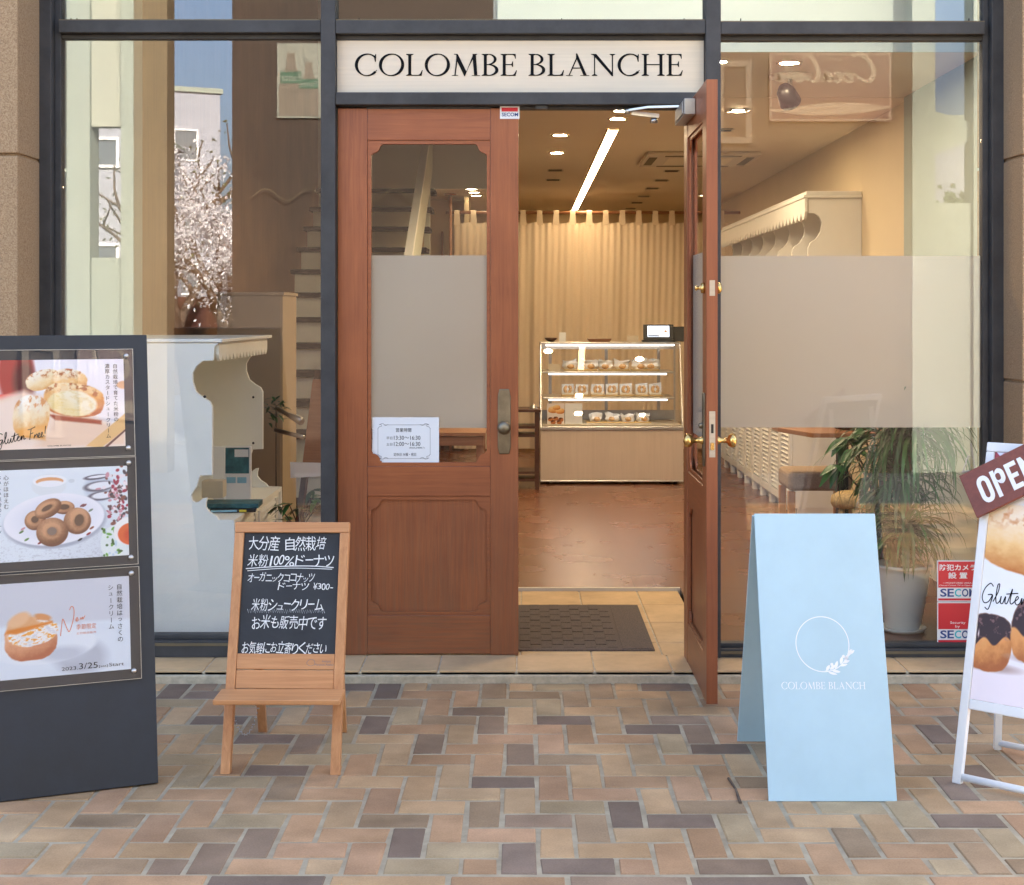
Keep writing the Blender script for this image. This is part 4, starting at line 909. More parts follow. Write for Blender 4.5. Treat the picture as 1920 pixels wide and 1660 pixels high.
# ---- chalkboard easel
loc = Vector((-.749, 4.50-DF, 0)); lean = R(15.8)
ce = thing('chalkboard_easel', 'small pine easel chalkboard with handwritten white Japanese menu', 'chalkboard', loc)
T = board_T(R(-1.5), lean); Tw = Matrix.Translation(loc) @ T
q = lambda x, y: on(Tw, x, y)
w2 = .184; ztop = q(544, 979)[1]; zi1 = q(544, 1000)[1]; zi0 = q(540, 1226)[1]; zs = q(530, 1284)[1]; si = .030
zr0 = q(536, 1256)[1]
for s in (-1, 1): MB(T).box(s*w2, s*(w2-si), 0, .026, .0, ztop-.034).build('leg', M['pine'], ce, bevel=.0025)
MB(T).prism([(-w2,ztop-.0335),(-w2+si+.004,ztop-.0335),(w2-si-.004,ztop-.0335),(w2,ztop-.0335),(w2,ztop),(-w2,ztop)], 0, .026).build('rail', M['pineh'], ce, bevel=.002)
MB(T).box(-w2+si+.0005, w2-si-.0005, .002, .024, zr0+.001, zi0).build('rail', M['pineh'], ce, bevel=.002); MB(T).box(-w2+si+.0005, w2-si-.0005, .003, .024, zs-.012, zr0-.001).build('rail', M['pineh'], ce, bevel=.002)
sl = MB(T).box(-w2+si+.0005, w2-si-.0005, .009, .018, zi0+.0005, ztop-.034).build('slate', M['slate'], ce)
y = .0078; mb = MB(T); yl = y
def line(body, x0, x1, y0, y1, fs=1.):
    a, b = q(x0, y1), q(x1, y0)
    # each character set a little differently, as a hand does
    Wt = b[0]-a[0]; ws = []
    for ch in body: ws.append(.5 if ch in '0123456789-¥ ' else (.8 if ch in 'ッューっょ' else 1.))
    x = a[0]; tot = sum(ws); r = random.Random(len(body)*7+int(x0))
    for ch, wgt in zip(body, ws):
        cw = Wt*wgt/tot
        if ch not in ' ':
            V, Fc, bb = glyphs(ch); full = b[1]-a[1]; k = full/.95*(.62 if ch in 'ッュっょ' else 1); ch_w = (bb[1]-bb[0])*k
            kx = min(cw*.94/max(bb[1]-bb[0], .2), k*1.25); ang = r.uniform(-.09, .06); sh = r.uniform(-.02, .16); dz = r.uniform(-.05, .07)*full; sc_ = r.uniform(.9, 1.08)
            cxm = x+cw/2; czm = a[1]+full*(.45 if ch not in 'ッュっょ' else .33)+dz
            bx, bz = (bb[0]+bb[1])/2, (.38 if ch not in '0123456789%¥' else .36)
            vs = []
            for p in V:
                aa, cc = (p[0]-bx)*kx*sc_, (p[1]-bz)*k*sc_; aa += cc*sh; vs.append((cxm+aa*math.cos(ang)-cc*math.sin(ang), yl, czm+aa*math.sin(ang)+cc*math.cos(ang)))
            mb.add(vs, Fc)
        x += cw
line('大分産 自然栽培', 464, 612, 1005, 1031); line('米粉100%ドーナツ', 463, 627, 1037, 1061); line('オーガニックココナッツ', 463, 590, 1072, 1091); line('ドーナツ ¥300-', 519, 626, 1090, 1106)
line('米粉シュークリーム', 470, 606, 1120, 1144); line('お米も販売中です', 470, 612, 1153, 1179); line('お気軽にお立寄りください', 452, 613, 1203, 1225)
mb.stroke([q(460,1066), q(520,1062), q(580,1061), q(625,1064)], .0028, y); mb.stroke([q(463,1070), q(540,1065), q(622,1067)], .002, y-.0001)
mb.build('lettering', M['chalk'], sl)
mb = MB(T); rr = random.Random(3); pts = []
for i in range(70): px = 463+i*2.1; pts.append(q(px, 1145.5+(3.5 if i % 2 else -3)+rr.uniform(-1.2,1.2)))
mb.stroke(pts, .0016, y+.0002, smooth=False); mb.build('chalk_scribble', M['chalkfaint'], sl)
mb = MB(T); a, b = q(596, 1246), q(624, 1241.5); mb.text('Antique', a[0]+.005, b[0], a[1]+.0045, b[1]+.005, .0012, keep=True); mb.text('Marpost Atelier', a[0]-.01, b[0]+.004, a[1]-.006, b[1]-.004, .0012, keep=True); mb.stroke([q(575,1243), q(580,1237), q(588,1238), q(590,1245), q(583,1249), q(576,1246), q(575,1242)], .0012, .0012); mb.build('maker_stamp', M['greyink'], ce)
# ledge: a level board sticking out in front of the frame
led = Matrix.Translation((0,0,0)); p0 = T @ Vector((0, 0, zs-.012)); zl = p0.z
mb = MB(); mb.box(-.192, .192, p0.y-.135, p0.y-.001, zl-.016, zl); 
for v in range(len(mb.v)): pass
mb.build('ledge', M['pineh'], ce, bevel=.003)
MB().box(-.15, .15, p0.y-.02, p0.y-.002, zl-.03, zl-.017).build('ledge_support', M['pineh'], ce)
ht = T @ Vector((0, .03, ztop-.06)); rear = []
for s in (-1, 1):
    MB().bar((s*.135, .47, 0), (s*.135, ht.y+.012, ht.z), .028, .022).build('rear_leg', M['pine'], ce, bevel=.002)
zc = .165; yc = .47+(ht.y+.012-.47)*zc/ht.z
MB().box(-.12, .12, yc-.010, yc+.010, zc-.022, zc+.022).build('rear_brace', M['pineh'], ce, bevel=.002)
mb = MB(); a = Vector((-.128, .455, .19)); b = T @ Vector((-.175, .02, .19)); b = Vector((-.165, b.y+.03, .17))
for i in range(26):
    t = i/25; p = a.lerp(b, t)+Vector((0, 0, -.13*math.sin(math.pi*t)**.8)); 
    mb.lathe([(.0035,-.001),(.005,0),(.0035,.001),(.002,0),(.0035,-.001)], p, 'XYZ'[(i % 2)*2], 8)
mb.build('chain', M['chain'], ce)

# ---- pale blue folding A-board
loc = Vector((.894, 4.255-DF, 0)); 
ab = thing('folding_sign', 'pale blue folding A-board with white ring emblem and lettering', 'sign board', loc)
wA = .186; hz = .797; dl_ = .270; lean = math.atan2(dl_, hz); T = board_T(0, lean); Tw = Matrix.Translation(loc) @ T; L_ = math.hypot(dl_, hz)
fp = MB(T).box(-wA, wA, 0, .006, .0, L_).build('front_panel', M['blue'], ab, bevel=.0015)
Tr = Matrix.Translation((-.004, 2*dl_+.068, 0)) @ Matrix.Rotation(math.atan2(dl_+.052, hz), 4, 'X')
MB(Tr).box(-wA, wA, -.006, 0, .0, math.hypot(dl_+.052, hz)-.008).build('rear_panel', M['blue'], ab, bevel=.0015)
q = lambda x, y: on(Tw, x, y); c = q(1542, 1208); r0 = q(1592.5, 1208)[0]-c[0]; mb = MB(T)
N_ = 64; vs = []; a0 = 0
for i in range(N_+1):
    a = 2*math.pi*i/N_; vs += [(c[0]+r0*math.cos(a), -.0006, c[1]+r0*1.02*math.sin(a)), (c[0]+(r0-.0028)*math.cos(a), -.0006, c[1]+(r0*1.02-.0028)*math.sin(a))]
mb.add(vs, [(2*i, 2*i+1, 2*i+3, 2*i+2) for i in range(N_)])
mb.stroke([q(1546,1258), q(1560,1257), q(1578,1246), q(1590,1230), q(1598,1217)], .0012, -.0008)
def leafp(x, y, l, w_, ang):
    c_ = q(x, y); k = q(1543, 1208)[0]-q(1542, 1208)[0]; P = []
    for i in range(13):
        t = i/12; P.append((l*t, w_*math.sin(math.pi*t)**.8))
    P = P+[(a, -b) for a, b in P[-2:0:-1]]; a_ = R(ang); mb.flat([(c_[0]+(a*math.cos(a_)-b*math.sin(a_))*k, c_[1]+(a*math.sin(a_)+b*math.cos(a_))*k) for a, b in P], -.0010)
for x, y, l, w_, g in ((1549,1258,13,3,55), (1556,1256,14,3,38), (1566,1254,15,3,70), (1576,1246,15,3,75), (1584,1240,14,3,60), (1590,1231,15,3,62), (1592,1227,13,2.5,35), (1560,1258,16,2.5,-8), (1574,1249,16,2.4,12), (1553,1261,17,2.2,-14), (1582,1243,12,2.4,20)): leafp(x, y, l, w_, g)
for x, y in ((1561,1250), (1583,1235), (1588,1238)): 
    leafp(x-3, y-1, 6.5, 3, 60)
a, b = q(1465.5, 1292.5), q(1622, 1279); put_serif(mb, 'COLOMBE BLANCH', a[0], b[0], a[1], b[1], -.0006, .00003)
mb.build('lettering', M['white'], fp)
for s in (-1, 1): MB(T).box(s*(wA-.02), s*(wA-.06), .0065, .022, L_-.012, L_-.001).build('hinge', M['blue'], ab)

# ---- white poster stand with hanging OPEN plank
loc = Vector((1.288, 4.424-DF, 0)); yaw, lean = R(-41), R(14.2)
ps = thing('poster_stand', 'white metal A-frame poster stand showing cream puffs at right edge', 'poster stand', loc)
T = board_T(yaw, lean); Tw = Matrix.Translation(loc) @ T; q = lambda x, y: on(Tw, x, y)
PW = .47; zt = q(1853, 829)[1]; zb = q(1803, 1308)[1]
MB(T).box(-.002, .026, 0, .022, .0, zt-.03).box(PW-.026, PW+.002, 0, .022, .0, zt-.03).box(-.002, PW+.002, .0005, .0225, zt-.0295, zt).box(.0265, PW-.0265, .001, .0215, zb-.03, zb).build('frame', M['whitemetal'], ps, bevel=.003)
MB(T).tube([(.027,.011,.022), (PW-.027,.011,.022)], .011, 12).build('foot_rail', M['whitemetal'], ps)
pu0, pu1, pv0, pv1 = .027, PW-.027, zb+.001, zt-.030
wd = q(1841,1100)[0]-q(1840,1100)[0]
A = Art(pu0, pu1, pv0, pv1, 280, (.90,.90,.95))
for i in range(-2, 16):
    for j in range(8):
        cx_, cv_ = pu0+i*.034+(j % 2)*.017, pv1-.012-j*.017
        A.poly([(cx_-.017,cv_), (cx_,cv_-.016), (cx_+.017,cv_), (cx_,cv_+.016)], [(.62,.20,.24),(.74,.40,.44),(.58,.16,.20),(.82,.58,.62)][(i*3+j*5) % 4], .002)
f = (A.V-pv0)/(pv1-pv0); A.mix(np.clip((.85-f)/.01, 0, 1), (.92,.92,.93)); A.mix(np.clip((.22-f)/.12, 0, 1), (.93,.88,.90)); 
def pol(x, y): return q(x, y)
A.bun(q(1930,1020), 105*wd, 78*wd*.83, (.76,.45,.16), (.93,.76,.50), (.96,.89,.80), -10, 5, (.80,.52,.30), 2.5, .9, .3)
A.mix(np.clip((q(1850,1098)[1]-A.V)/.004, 0, 1)*np.clip((A.V-q(1850,1140)[1])/.01, 0, 1), (.92,.93,.95))
def choc(x, y, rx, ry, seed):
    A.ell(q(x+8, y+ry*.82), rx*wd*1.1, 8*wd, (.72,.62,.60), 0, .8)
    a, b, r, k = A.bun(q(x, y), rx*wd, ry*wd, (.66,.36,.12), (.86,.58,.30), (.90,.66,.40), 0, seed, None, 2.6, .9)
    A.mix(k*np.clip((b-.05-.14*np.sin(a*7+seed)-.12*a)/.06, 0, 1), (.20,.09,.08)); A.mix(k*np.clip((b-.15)/.1, 0, 1)*np.clip((fbm(a*4, b*5, seed)-.58)*5, 0, .6), (.60,.45,.45))
    A.mix(np.clip(1-np.hypot((a+.45)/.05, (b-.3)/.2), 0, 1)*k, (.95,.9,.9))
choc(1852, 1207, 44, 54, 3); choc(1948, 1190, 52, 62, 8); choc(2050, 1230, 52, 60, 12)
po = A.build('poster', M['print'], ps, T, .004)
mb = MB(T); p = q(1839, 1130); put_script(mb, 'Gluten', p[0], p[1], 36*wd, .0032, .0030, .05); p = q(1960, 1130); put_script(mb, 'Free', p[0], p[1], 36*wd, .0032, .0030, .05); mb.build('lettering', M['ink'], po)
MB(T).box(pu0, pu1, .006, .010, pv0, pv1).build('backing', M['boardblack'], ps)
# rear legs
n2 = T.to_3x3() @ Vector((0, 1, 0)); axx = T.to_3x3() @ Vector((1, 0, 0)); top = T @ Vector((0, .03, zt-.06))
bk = Vector((n2.x, n2.y, 0)).normalized(); fl = T @ Vector((.03, 0, 0)); fl.z = 0
ra = fl+bk*.50+axx*.04; rb = ra+axx*(PW-.14); ra = Vector((1.529, -1.151, 0))-loc; rb = ra+axx*(PW-.14); ra.z = rb.z = .006
MB().bar(ra, top+axx*.05, .022, .016).build('rear_leg', M['whitemetal'], ps); MB().bar(rb, top+axx*(PW-.09), .022, .016).build('rear_leg', M['whitemetal'], ps)
MB().tube([ra+Vector((0,0,.02)), rb+Vector((0,0,.02))], .010, 10).build('rear_rail', M['whitemetal'], ps)
# plank, hung askew in front of the poster
yp = -.030; c0, c1, c3 = q(1797,893), q(1934,828), q(1829,972)
To = T @ Matrix.Translation((0, 0, 0))
Twp = Tw
q2 = lambda x, y: on(Tw, x, y, yp)
c0, c1, c3 = q2(1797.5,893), q2(1925,830), q2(1829.5,972)
ang = math.atan2(c1[1]-c0[1], c1[0]-c0[0]); hgt = math.hypot(c3[0]-c0[0], c3[1]-c0[1]); wdt = .30
lo = Tw @ Vector((c0[0]+wdt/2*math.cos(ang), yp, c0[1]-hgt))
op = thing('open_plank', 'red brown wooden OPEN plank hanging askew on the poster stand', 'sign', lo)
Tp = Matrix.Translation(-lo) @ Tw @ Matrix.Translation((c0[0], yp, c0[1])) @ Matrix.Rotation(-ang, 4, 'Y')
MB(Tp).box(0, wdt, 0, .014, -hgt, 0).build('plank', M['signwood'], op, bevel=.002)
mb = MB(Tp)
lx = .042
def ol(poly): mb.flat([(lx+a, -hgt*.80+b*hgt*.58) for a, b in poly], -.001)
lw = .043; st = .0135
k = 0
def rrect(x0, x1, z0, z1, r, rz, n=5):
    P = []
    for cx_, cz_, a0 in ((x1-r,z1-rz,0),(x0+r,z1-rz,90),(x0+r,z0+rz,180),(x1-r,z0+rz,270)):
        for i in range(n+1): a = R(a0+90*i/n); P.append((cx_+r*math.cos(a), cz_+rz*math.sin(a)))
    return P
zk = lambda b: -hgt*.82+b*hgt*.60
O_ = rrect(lx, lx+lw, zk(0), zk(1), .019, .026); I_ = rrect(lx+st, lx+lw-st, zk(.17), zk(.83), .008, .012); mb.ring(O_, I_, -.0012, -.0004)
x = lx+lw+.008; mb.box(x, x+st, -.0012, -.0004, zk(0), zk(1)); O_ = rrect(x+st-.001, x+lw, zk(.42), zk(1), .017, .020); I_ = rrect(x+st, x+lw-st, zk(.58), zk(.84), .006, .008); mb.ring(O_, I_, -.0013, -.0005)
x += lw+.007; mb.box(x, x+st, -.0012, -.0004, zk(0), zk(1))
for b0, b1, e in ((0,.17,.037),(.42,.58,.033),(.83,1,.037)): mb.box(x+st, x+e, -.0012, -.0004, zk(b0), zk(b1))
x += .037+.008; mb.box(x, x+st, -.0012, -.0004, zk(0), zk(1)).box(x+lw-st, x+lw, -.0012, -.0004, zk(0), zk(1)).prism([(x+st,zk(1)),(x+st,zk(.55)),(x+lw-st,zk(0)),(x+lw-st,zk(.45))], -.00125, -.00045)
mb.build('lettering', M['white'], op)
mb = MB(Tp)
for (a, b) in (((.055,0),(.075,.075)), ((.035,.0),(.012,.006))):
    for i in range(12):
        t = i/11; p = (a[0]+(b[0]-a[0])*t, .007, a[1]+.002+(b[1]-a[1])*t); mb.lathe([(.0025,-.001),(.0042,0),(.0025,.001)], p, 'XYZ'[(i % 2)*2], 8)
pts = [(.012+.05*math.sin(i*.5)*.1+i*.005, .01, .008+.010*math.sin(math.pi*i/10)+i*.004) for i in range(11)]
mb.tube(pts, .002, 5); mb.build('chain', M['chain'], op)

# ---- door mat on the tiles
mb = MB(); a0, a1 = (-.02, .487); m0, m1 = .05, 1.0
mb.box(-.03, .53, .06, .98, .0442, .0505)
for i in range(9):
    for j in range(7):
        x = -.02+i*.045; yy = .10+j*.12+(i % 2)*.05
        mb.box(x+.001, x+.044, yy, yy+.10, .0503, .0522+.0012*((i+j) % 2))
mb.box(.40, .52, .075, .965, .0503, .0524)
tag(mb.build('door_mat', M['mat'], bevel=.002), 'dark brown ribbed door mat lying on the tiles inside the doorway', 'mat')
# twig stuck in a joint beside the blue sign, and a dark gap
mb = MB(); a, b = at(1366, 1455, 4.0), at(1388, 1508, 4.0)
ga = Vector(((1366-CX)*EYE/(1462-CY), F*EYE/(1462-CY)-DF, .004)); gb = Vector(((1388-CX)*EYE/(1508-CY), F*EYE/(1508-CY)-DF, .004))
tag(MB().tube([ga, (ga+gb)/2+Vector((.004,0,.004)), gb], [.004,.0035,.005], 7).build('twig', M['bark']), 'short dark twig lying on the pavers beside the blue sign', 'twig')

# ================================================================ INSIDE THE SHOP
ZF, ZC = .056, 2.60
def ceil_xy(px, py): d = (ZC-EYE)*F/(CY-py); return ((px-CX)*d/F, d-DF)
# ---- refrigerated showcase
YS = 11.7-DF; x0, x1 = X(1013, 11.7), 1.268
sc = thing('showcase', 'glass fronted pastry showcase with pale wooden base at the back', 'showcase', ((x0+x1)/2, YS+.3, ZF)); o_ = off(sc.location)
zb = Z(800, 11.7); zt = 1.170; yt = YS+.22; yb = YS+.66
MB(o_).box(x0, x1, YS, yb, ZF+.035, zb-.028).build('base_panel', M['casepanel'], sc, bevel=.003)
MB(o_).box(x0-.002, x1+.002, YS-.012, yb, zb-.0275, zb).box(x0, x1, YS-.004, YS+.01, ZF+.020, ZF+.0345).build('steel_ledge', M['steel'], sc, bevel=.004)
mb = MB(o_)
for a in (x0+.06, x1-.06):
    for b in (YS+.05, yb-.06): mb.lathe([(0,0),(.018,0),(.012,.02),(.012,.034),(0,.034)], (a, b, ZF))
mb.build('foot', M['black'], sc)
MB(o_).add([(x0+.012,YS+.012,zb+.001),(x1-.012,YS+.012,zb+.001),(x1-.012,yt,zt-.005),(x0+.012,yt,zt-.005)], [(0,1,2,3)]).build('front_glass', M['caseglass'], sc)
mb = MB(o_)
for a in (x0+.006, x1-.006): mb.bar((a,YS+.012,zb), (a,yt,zt), .012, .016)
for a in (x0+.006, x1-.006): mb.bar((a,yb-.01,zb), (a,yb-.01,zt), .014)
mb.box(x0, x1, yt-.014, yb, zt, zt+.014).box(x0, x1, yb-.05, yb, zt-.05, zt-.001)
mb.build('frame', M['steel'], sc, bevel=.002)
mb = MB(o_)
for a in (x0+.09, (x0+x1)/2-.01, x1-.14): mb.box(a-.012, a+.012, yb-.03, yb-.012, zb, zt-.05)
mb.box(x0+.01, x1-.01, yb-.031, yb-.011, zb+.001, zb+.09)
mb.build('back_frame', M['greyplate'], sc)
for a in (x0+.004, x1-.004): MB(o_).add([(a,YS+.02,zb+.001),(a,yb-.02,zb+.001),(a,yb-.02,zt-.002),(a,yt,zt-.002)], [(0,1,2,3)]).build('side_glass', M['caseglass'], sc)
SH = ((zb+.0, YS+.06), (.745, YS+.10), (.950, YS+.16))
for k, (z, yf) in enumerate(SH[1:]):
    s_ = MB(o_).box(x0+.02, x1-.06, yf, yb-.04, z-.016, z).build('shelf', M['steel'], sc, bevel=.003)
    MB(o_).box(x0+.07, x1-.12, yf+.006, yf+.022, z-.026, z-.0165).build('light_strip', M['caselight'], s_)
MB(o_).box(x0+.05, x1-.05, yt+.02, yt+.034, zt-.014, zt-.003).build('light_strip', M['caselight'], sc)
MB(o_).box(x0+.02, x1-.02, YS+.03, yb-.06, zb+.0005, zb+.012).build('deck', M['cream'], sc)
# wrapped goods
def wrapper(bm_, r, w_, h, seed):
    rr = random.Random(seed); n = 9; prof = []
    for lev, (s, z) in enumerate(((.75,0),(1.,.35),(.95,.7),(1.08,1.0))):
        for k in range(n):
            a = 2*math.pi*k/n; j = rr.uniform(.82, 1.18); zz = z*h*(rr.uniform(.75, 1.3) if lev == 3 else 1)
            prof.append((w_*s*j*math.cos(a), w_*.8*s*j*math.sin(a), zz))
    fs = [(l*n+k, l*n+(k+1) % n, (l+1)*n+(k+1) % n, (l+1)*n+k) for l in range(3) for k in range(n)]+[tuple(range(n-1, -1, -1))]
    bm_.add(prof, fs); return bm_
ordw = ['first', 'second', 'third', 'fourth', 'fifth', 'sixth', 'seventh']
def pastry(kind, label, loc, seed, s=1.):
    t = thing('wrapped_pastry', label, 'pastry', loc, 0, 'wrapped pastries in the showcase')
    if kind == 'puff':
        wrapper(MB(), 1, .066*s, .072*s, seed).build('wrapper', M['wrap'], t)
        MB().ico((.008*(seed % 3-1), -.036, .024), .033*s, 2, (1,1,.66), .12).build('bun', M['puff'], t)
    else:
        mb = MB(); pts = []
        for i in range(17):
            a = 2*math.pi*i/16; pts.append((.024*math.cos(a), -.018, .042+.024*math.sin(a)))
        mb.tube(pts, .013, 8); mb.build('doughnut', M['puff'], t)
        rr = random.Random(seed); m2 = MB().add([(-.045,-.03,0),(.045,-.03,0),(.045,.03,0),(-.045,.03,0),(-.05+rr.uniform(-.01,.01),-.026,.030),(.05,-.026,.028),(.052,.035,.088+rr.uniform(-.01,.01)),(-.048,.035,.082),(-.03,-.036,.016),(.032,-.036,.015)], [(3,2,1,0),(0,8,4),(0,1,9,8),(1,5,9),(1,2,6,5),(2,3,7,6),(3,0,4,7)]); m2.build('wrapper', M['wrap'], t)
    return t
def xs_(zoomx, d): return ((1000+zoomx/4.883)-CX)*d/F
for i, zx in enumerate((340, 520, 665, 815, 975, 1085)): pastry('puff', f'{ordw[i]} white wrapped pastry from the left on the top showcase shelf', (xs_(zx, 12.05), 12.08-DF, SH[2][0]+.012), 10+i, .98)
for i, zx in enumerate((315, 445, 588, 718, 845, 990, 1115)): pastry('ring', f'{ordw[i]} white wrapped doughnut from the left on the middle showcase shelf', (xs_(zx, 11.98), 11.98-DF, SH[1][0]+.014), 30+i)
for i, zx in enumerate((570, 725, 865, 1005)): pastry('puff', f'{ordw[i]} wrapped pastry from the left on the bottom showcase deck', (xs_(zx, 11.95), 11.95-DF, SH[0][0]+.022), 50+i, .85)
def tray(zx0, zx1, d, z, label): tag(MB().box(xs_(zx0, d), xs_(zx1, d), d-DF-.07, d-DF+.09, z, z+.010).build('serving_board', M['board'], bevel=.002), label, 'board', 'straw boards under the pastries')
tray(280, 580, 12.05, SH[2][0]+.001, 'straw board under the left pair of top shelf pastries'); tray(605, 880, 12.05, SH[2][0]+.001, 'straw board under the middle pair of top shelf pastries'); tray(900, 1150, 12.05, SH[2][0]+.001, 'straw board under the right pair of top shelf pastries')
for i, (a, b) in enumerate(((255, 372), (388, 515), (522, 650), (656, 785), (790, 912), (925, 1052), (1060, 1180))): tray(a, b, 11.96, SH[1][0]+.001, f'straw board under the {ordw[i]} middle shelf doughnut from the left')
tray(485, 1075, 11.95, SH[0][0]+.0125, 'long straw board under the bottom deck pastries')
# printed cards in and on the case
d = 11.78; a0, a1 = X(1026, d), X(1058, d); z0, z1 = zb+.014, Z(757, d)
cd = thing('pastry_poster', 'small poster of cream puffs standing at left in the showcase', 'poster', ((a0+a1)/2, YS+.075, z0)); o2 = off(cd.location)
MB(o2).box(a0, a1, YS+.075, YS+.079, z0, z1).build('sheet', M['paper'], cd)
A = Art(a0, a1, z0, z1, 90, (.90,.86,.84)); k = (a1-a0)
for x, yv, r_, s_ in ((.35,.68,.30,2), (.75,.62,.26,5), (.55,.80,.22,7)): A.bun((a0+x*k, z0+yv*(z1-z0)), r_*k, r_*k*.75, (.72,.40,.16), (.90,.66,.38), (.95,.85,.66), 0, s_)
for x, yv in ((.2,.22), (.5,.25), (.8,.2), (.35,.08), (.7,.08)): A.bun((a0+x*k, z0+yv*(z1-z0)), .15*k, .14*k, (.60,.30,.12), (.80,.52,.28), (.25,.10,.08), 0, 3)
A.build('print', M['print'], cd, o2, YS+.0742)
d = 11.76; tag(MB().box(X(1059.5, d), X(1092, d), YS+.07, YS+.073, zb+.014, Z(757, d)).build('menu_card', M['paper']), 'pale card of text beside the cream puff poster in the showcase', 'card')
d = 12.0; tag(MB().box(X(1029, d), X(1050, d), 11.92-DF, 11.924-DF, SH[2][0]+.001, Z(682, d)).build('price_card', M['cream']), 'small cream price card at left on the top showcase shelf', 'card')
# on top of the case
dt = 12.1; zt2 = zt+.0145
tag(MB().box(X(1048.5, dt), X(1061, dt), dt-DF, dt-DF+.006, zt2, Z(623.5, dt)).build('white_card', M['paper']), 'white card standing on the showcase beside the wooden bowl', 'card')
tag(MB().box(X(1176, dt), X(1197, dt), dt-DF, dt-DF+.006, zt2, Z(629.5, dt)).build('cream_card', M['cream']), 'cream card standing on the showcase left of the tablet', 'card')
tag(MB().lathe([(0,.004),(.025,.004),(.045,.018),(.054,.034),(.050,.034),(.040,.018),(0,.010)], (X(1033, dt), dt-DF+.02, zt2)).lathe([(0,0),(.022,0),(.025,.0045),(0,.0045)], (X(1033, dt), dt-DF+.02, zt2)).build('bowl', M['darkwood']), 'small dark wooden bowl at the left end of the showcase top', 'bowl')
cx_ = X(1124, dt); tag(MB().add([(cx_-.082,dt-DF-.02,zt2),(cx_+.082,dt-DF-.02,zt2),(cx_+.082,dt-DF+.09,zt2),(cx_-.082,dt-DF+.09,zt2),(cx_-.100,dt-DF-.035,zt2+.026),(cx_+.100,dt-DF-.035,zt2+.026),(cx_+.100,dt-DF+.105,zt2+.026),(cx_-.100,dt-DF+.105,zt2+.026),(cx_-.090,dt-DF-.025,zt2+.022),(cx_+.090,dt-DF-.025,zt2+.022),(cx_+.090,dt-DF+.095,zt2+.022),(cx_-.090,dt-DF+.095,zt2+.022),(cx_-.078,dt-DF-.012,zt2+.006),(cx_+.078,dt-DF-.012,zt2+.006),(cx_+.078,dt-DF+.085,zt2+.006),(cx_-.078,dt-DF+.085,zt2+.006)],
    [(3,2,1,0)]+[(b+i, b+(i+1) % 4, b+4+(i+1) % 4, b+4+i) for b in (0, 4, 8) for i in range(4)]+[(12,13,14,15)]).build('tray', M['midwood']), 'shallow brown wooden tray on the middle of the showcase top', 'tray')
tb = thing('tablet', 'black tablet on a stand with a lit white screen on the showcase', 'tablet', (X(1234.5, dt), dt-DF, zt2)); o2 = off(tb.location)
TT = Matrix.Translation((0, 0, .018)) @ Matrix.Rotation(R(-9), 4, 'X'); a = (X(1262.5, dt)-X(1206, dt))/2; hh = Z(608, dt)-zt2-.02
MB(TT).box(-a, a, 0, .010, 0, hh).build('body', M['black'], tb, bevel=.003); MB(TT).box(-a+.036, a-.034, -.0012, -.0004, .024, hh-.012).build('screen', M['screen'], tb)
mb = MB(TT); mb.ico((a-.064, -.003, .07), .014, 2, (1,.1,.75)); mb.build('screen_picture', M['puff'], tb)
MB(TT).box(-a+.040, -a+.135, -.0022, -.0014, .027, .038).build('screen_button', M['black'], tb)
MB().box(-a-.01, a+.01, -.03, .07, 0, .016).build('stand', M['black'], tb, bevel=.003)
d = 12.25; tag(MB().prism([(d-DF,zt2),(d-DF+.12,zt2),(d-DF+.12,Z(613,d)),(d-DF+.03,Z(613,d))], X(1262.8, d), X(1262.8, d)+.13, 'YZ').build('payment_terminal', M['black'], bevel=.004), 'black payment terminal behind the tablet at the showcase end', 'terminal')

# ---- dark side table with bell
d = 11.35; tx0, tx1 = X(930, d), X(1014, d); y0 = d-DF; ztab = Z(768, d)
tt = thing('side_table', 'dark wooden side table with shelves left of the showcase', 'table', ((tx0+tx1)/2, y0+.15, ZF)); o2 = off(tt.location)
MB(o2).box(tx0, tx1, y0, y0+.34, ztab-.022, ztab).build('tabletop', M['darkwood'], tt, bevel=.003)
for a in (tx0+.012, tx1-.045):
    for b in (y0+.015, y0+.295): MB(o2).box(a, a+.033, b, b+.033, ZF, ztab-.0225).build('leg', M['darkwood'], tt)
for z in (Z(800, d), Z(813, d)-.012, Z(885, d), Z(897, d)-.01): MB(o2).box(tx0+.046, tx1-.046, y0+.02, y0+.32, z-.018, z).build('shelf', M['darkwood'], tt)
tag(MB().lathe([(0,.034),(.008,.033),(.024,.022),(.028,.010),(.030,.008),(.030,.004),(0,.004)], (X(1000, d), y0+.06, ztab+.001)).lathe([(0,0),(.033,0),(.033,.004),(0,.0045)], (X(1000, d), y0+.06, ztab+.001)).lathe([(0,.034),(.004,.034),(.004,.040),(0,.041)], (X(1000, d), y0+.06, ztab+.001)).build('call_bell', M['steel']), 'small round call bell on the dark side table', 'bell')

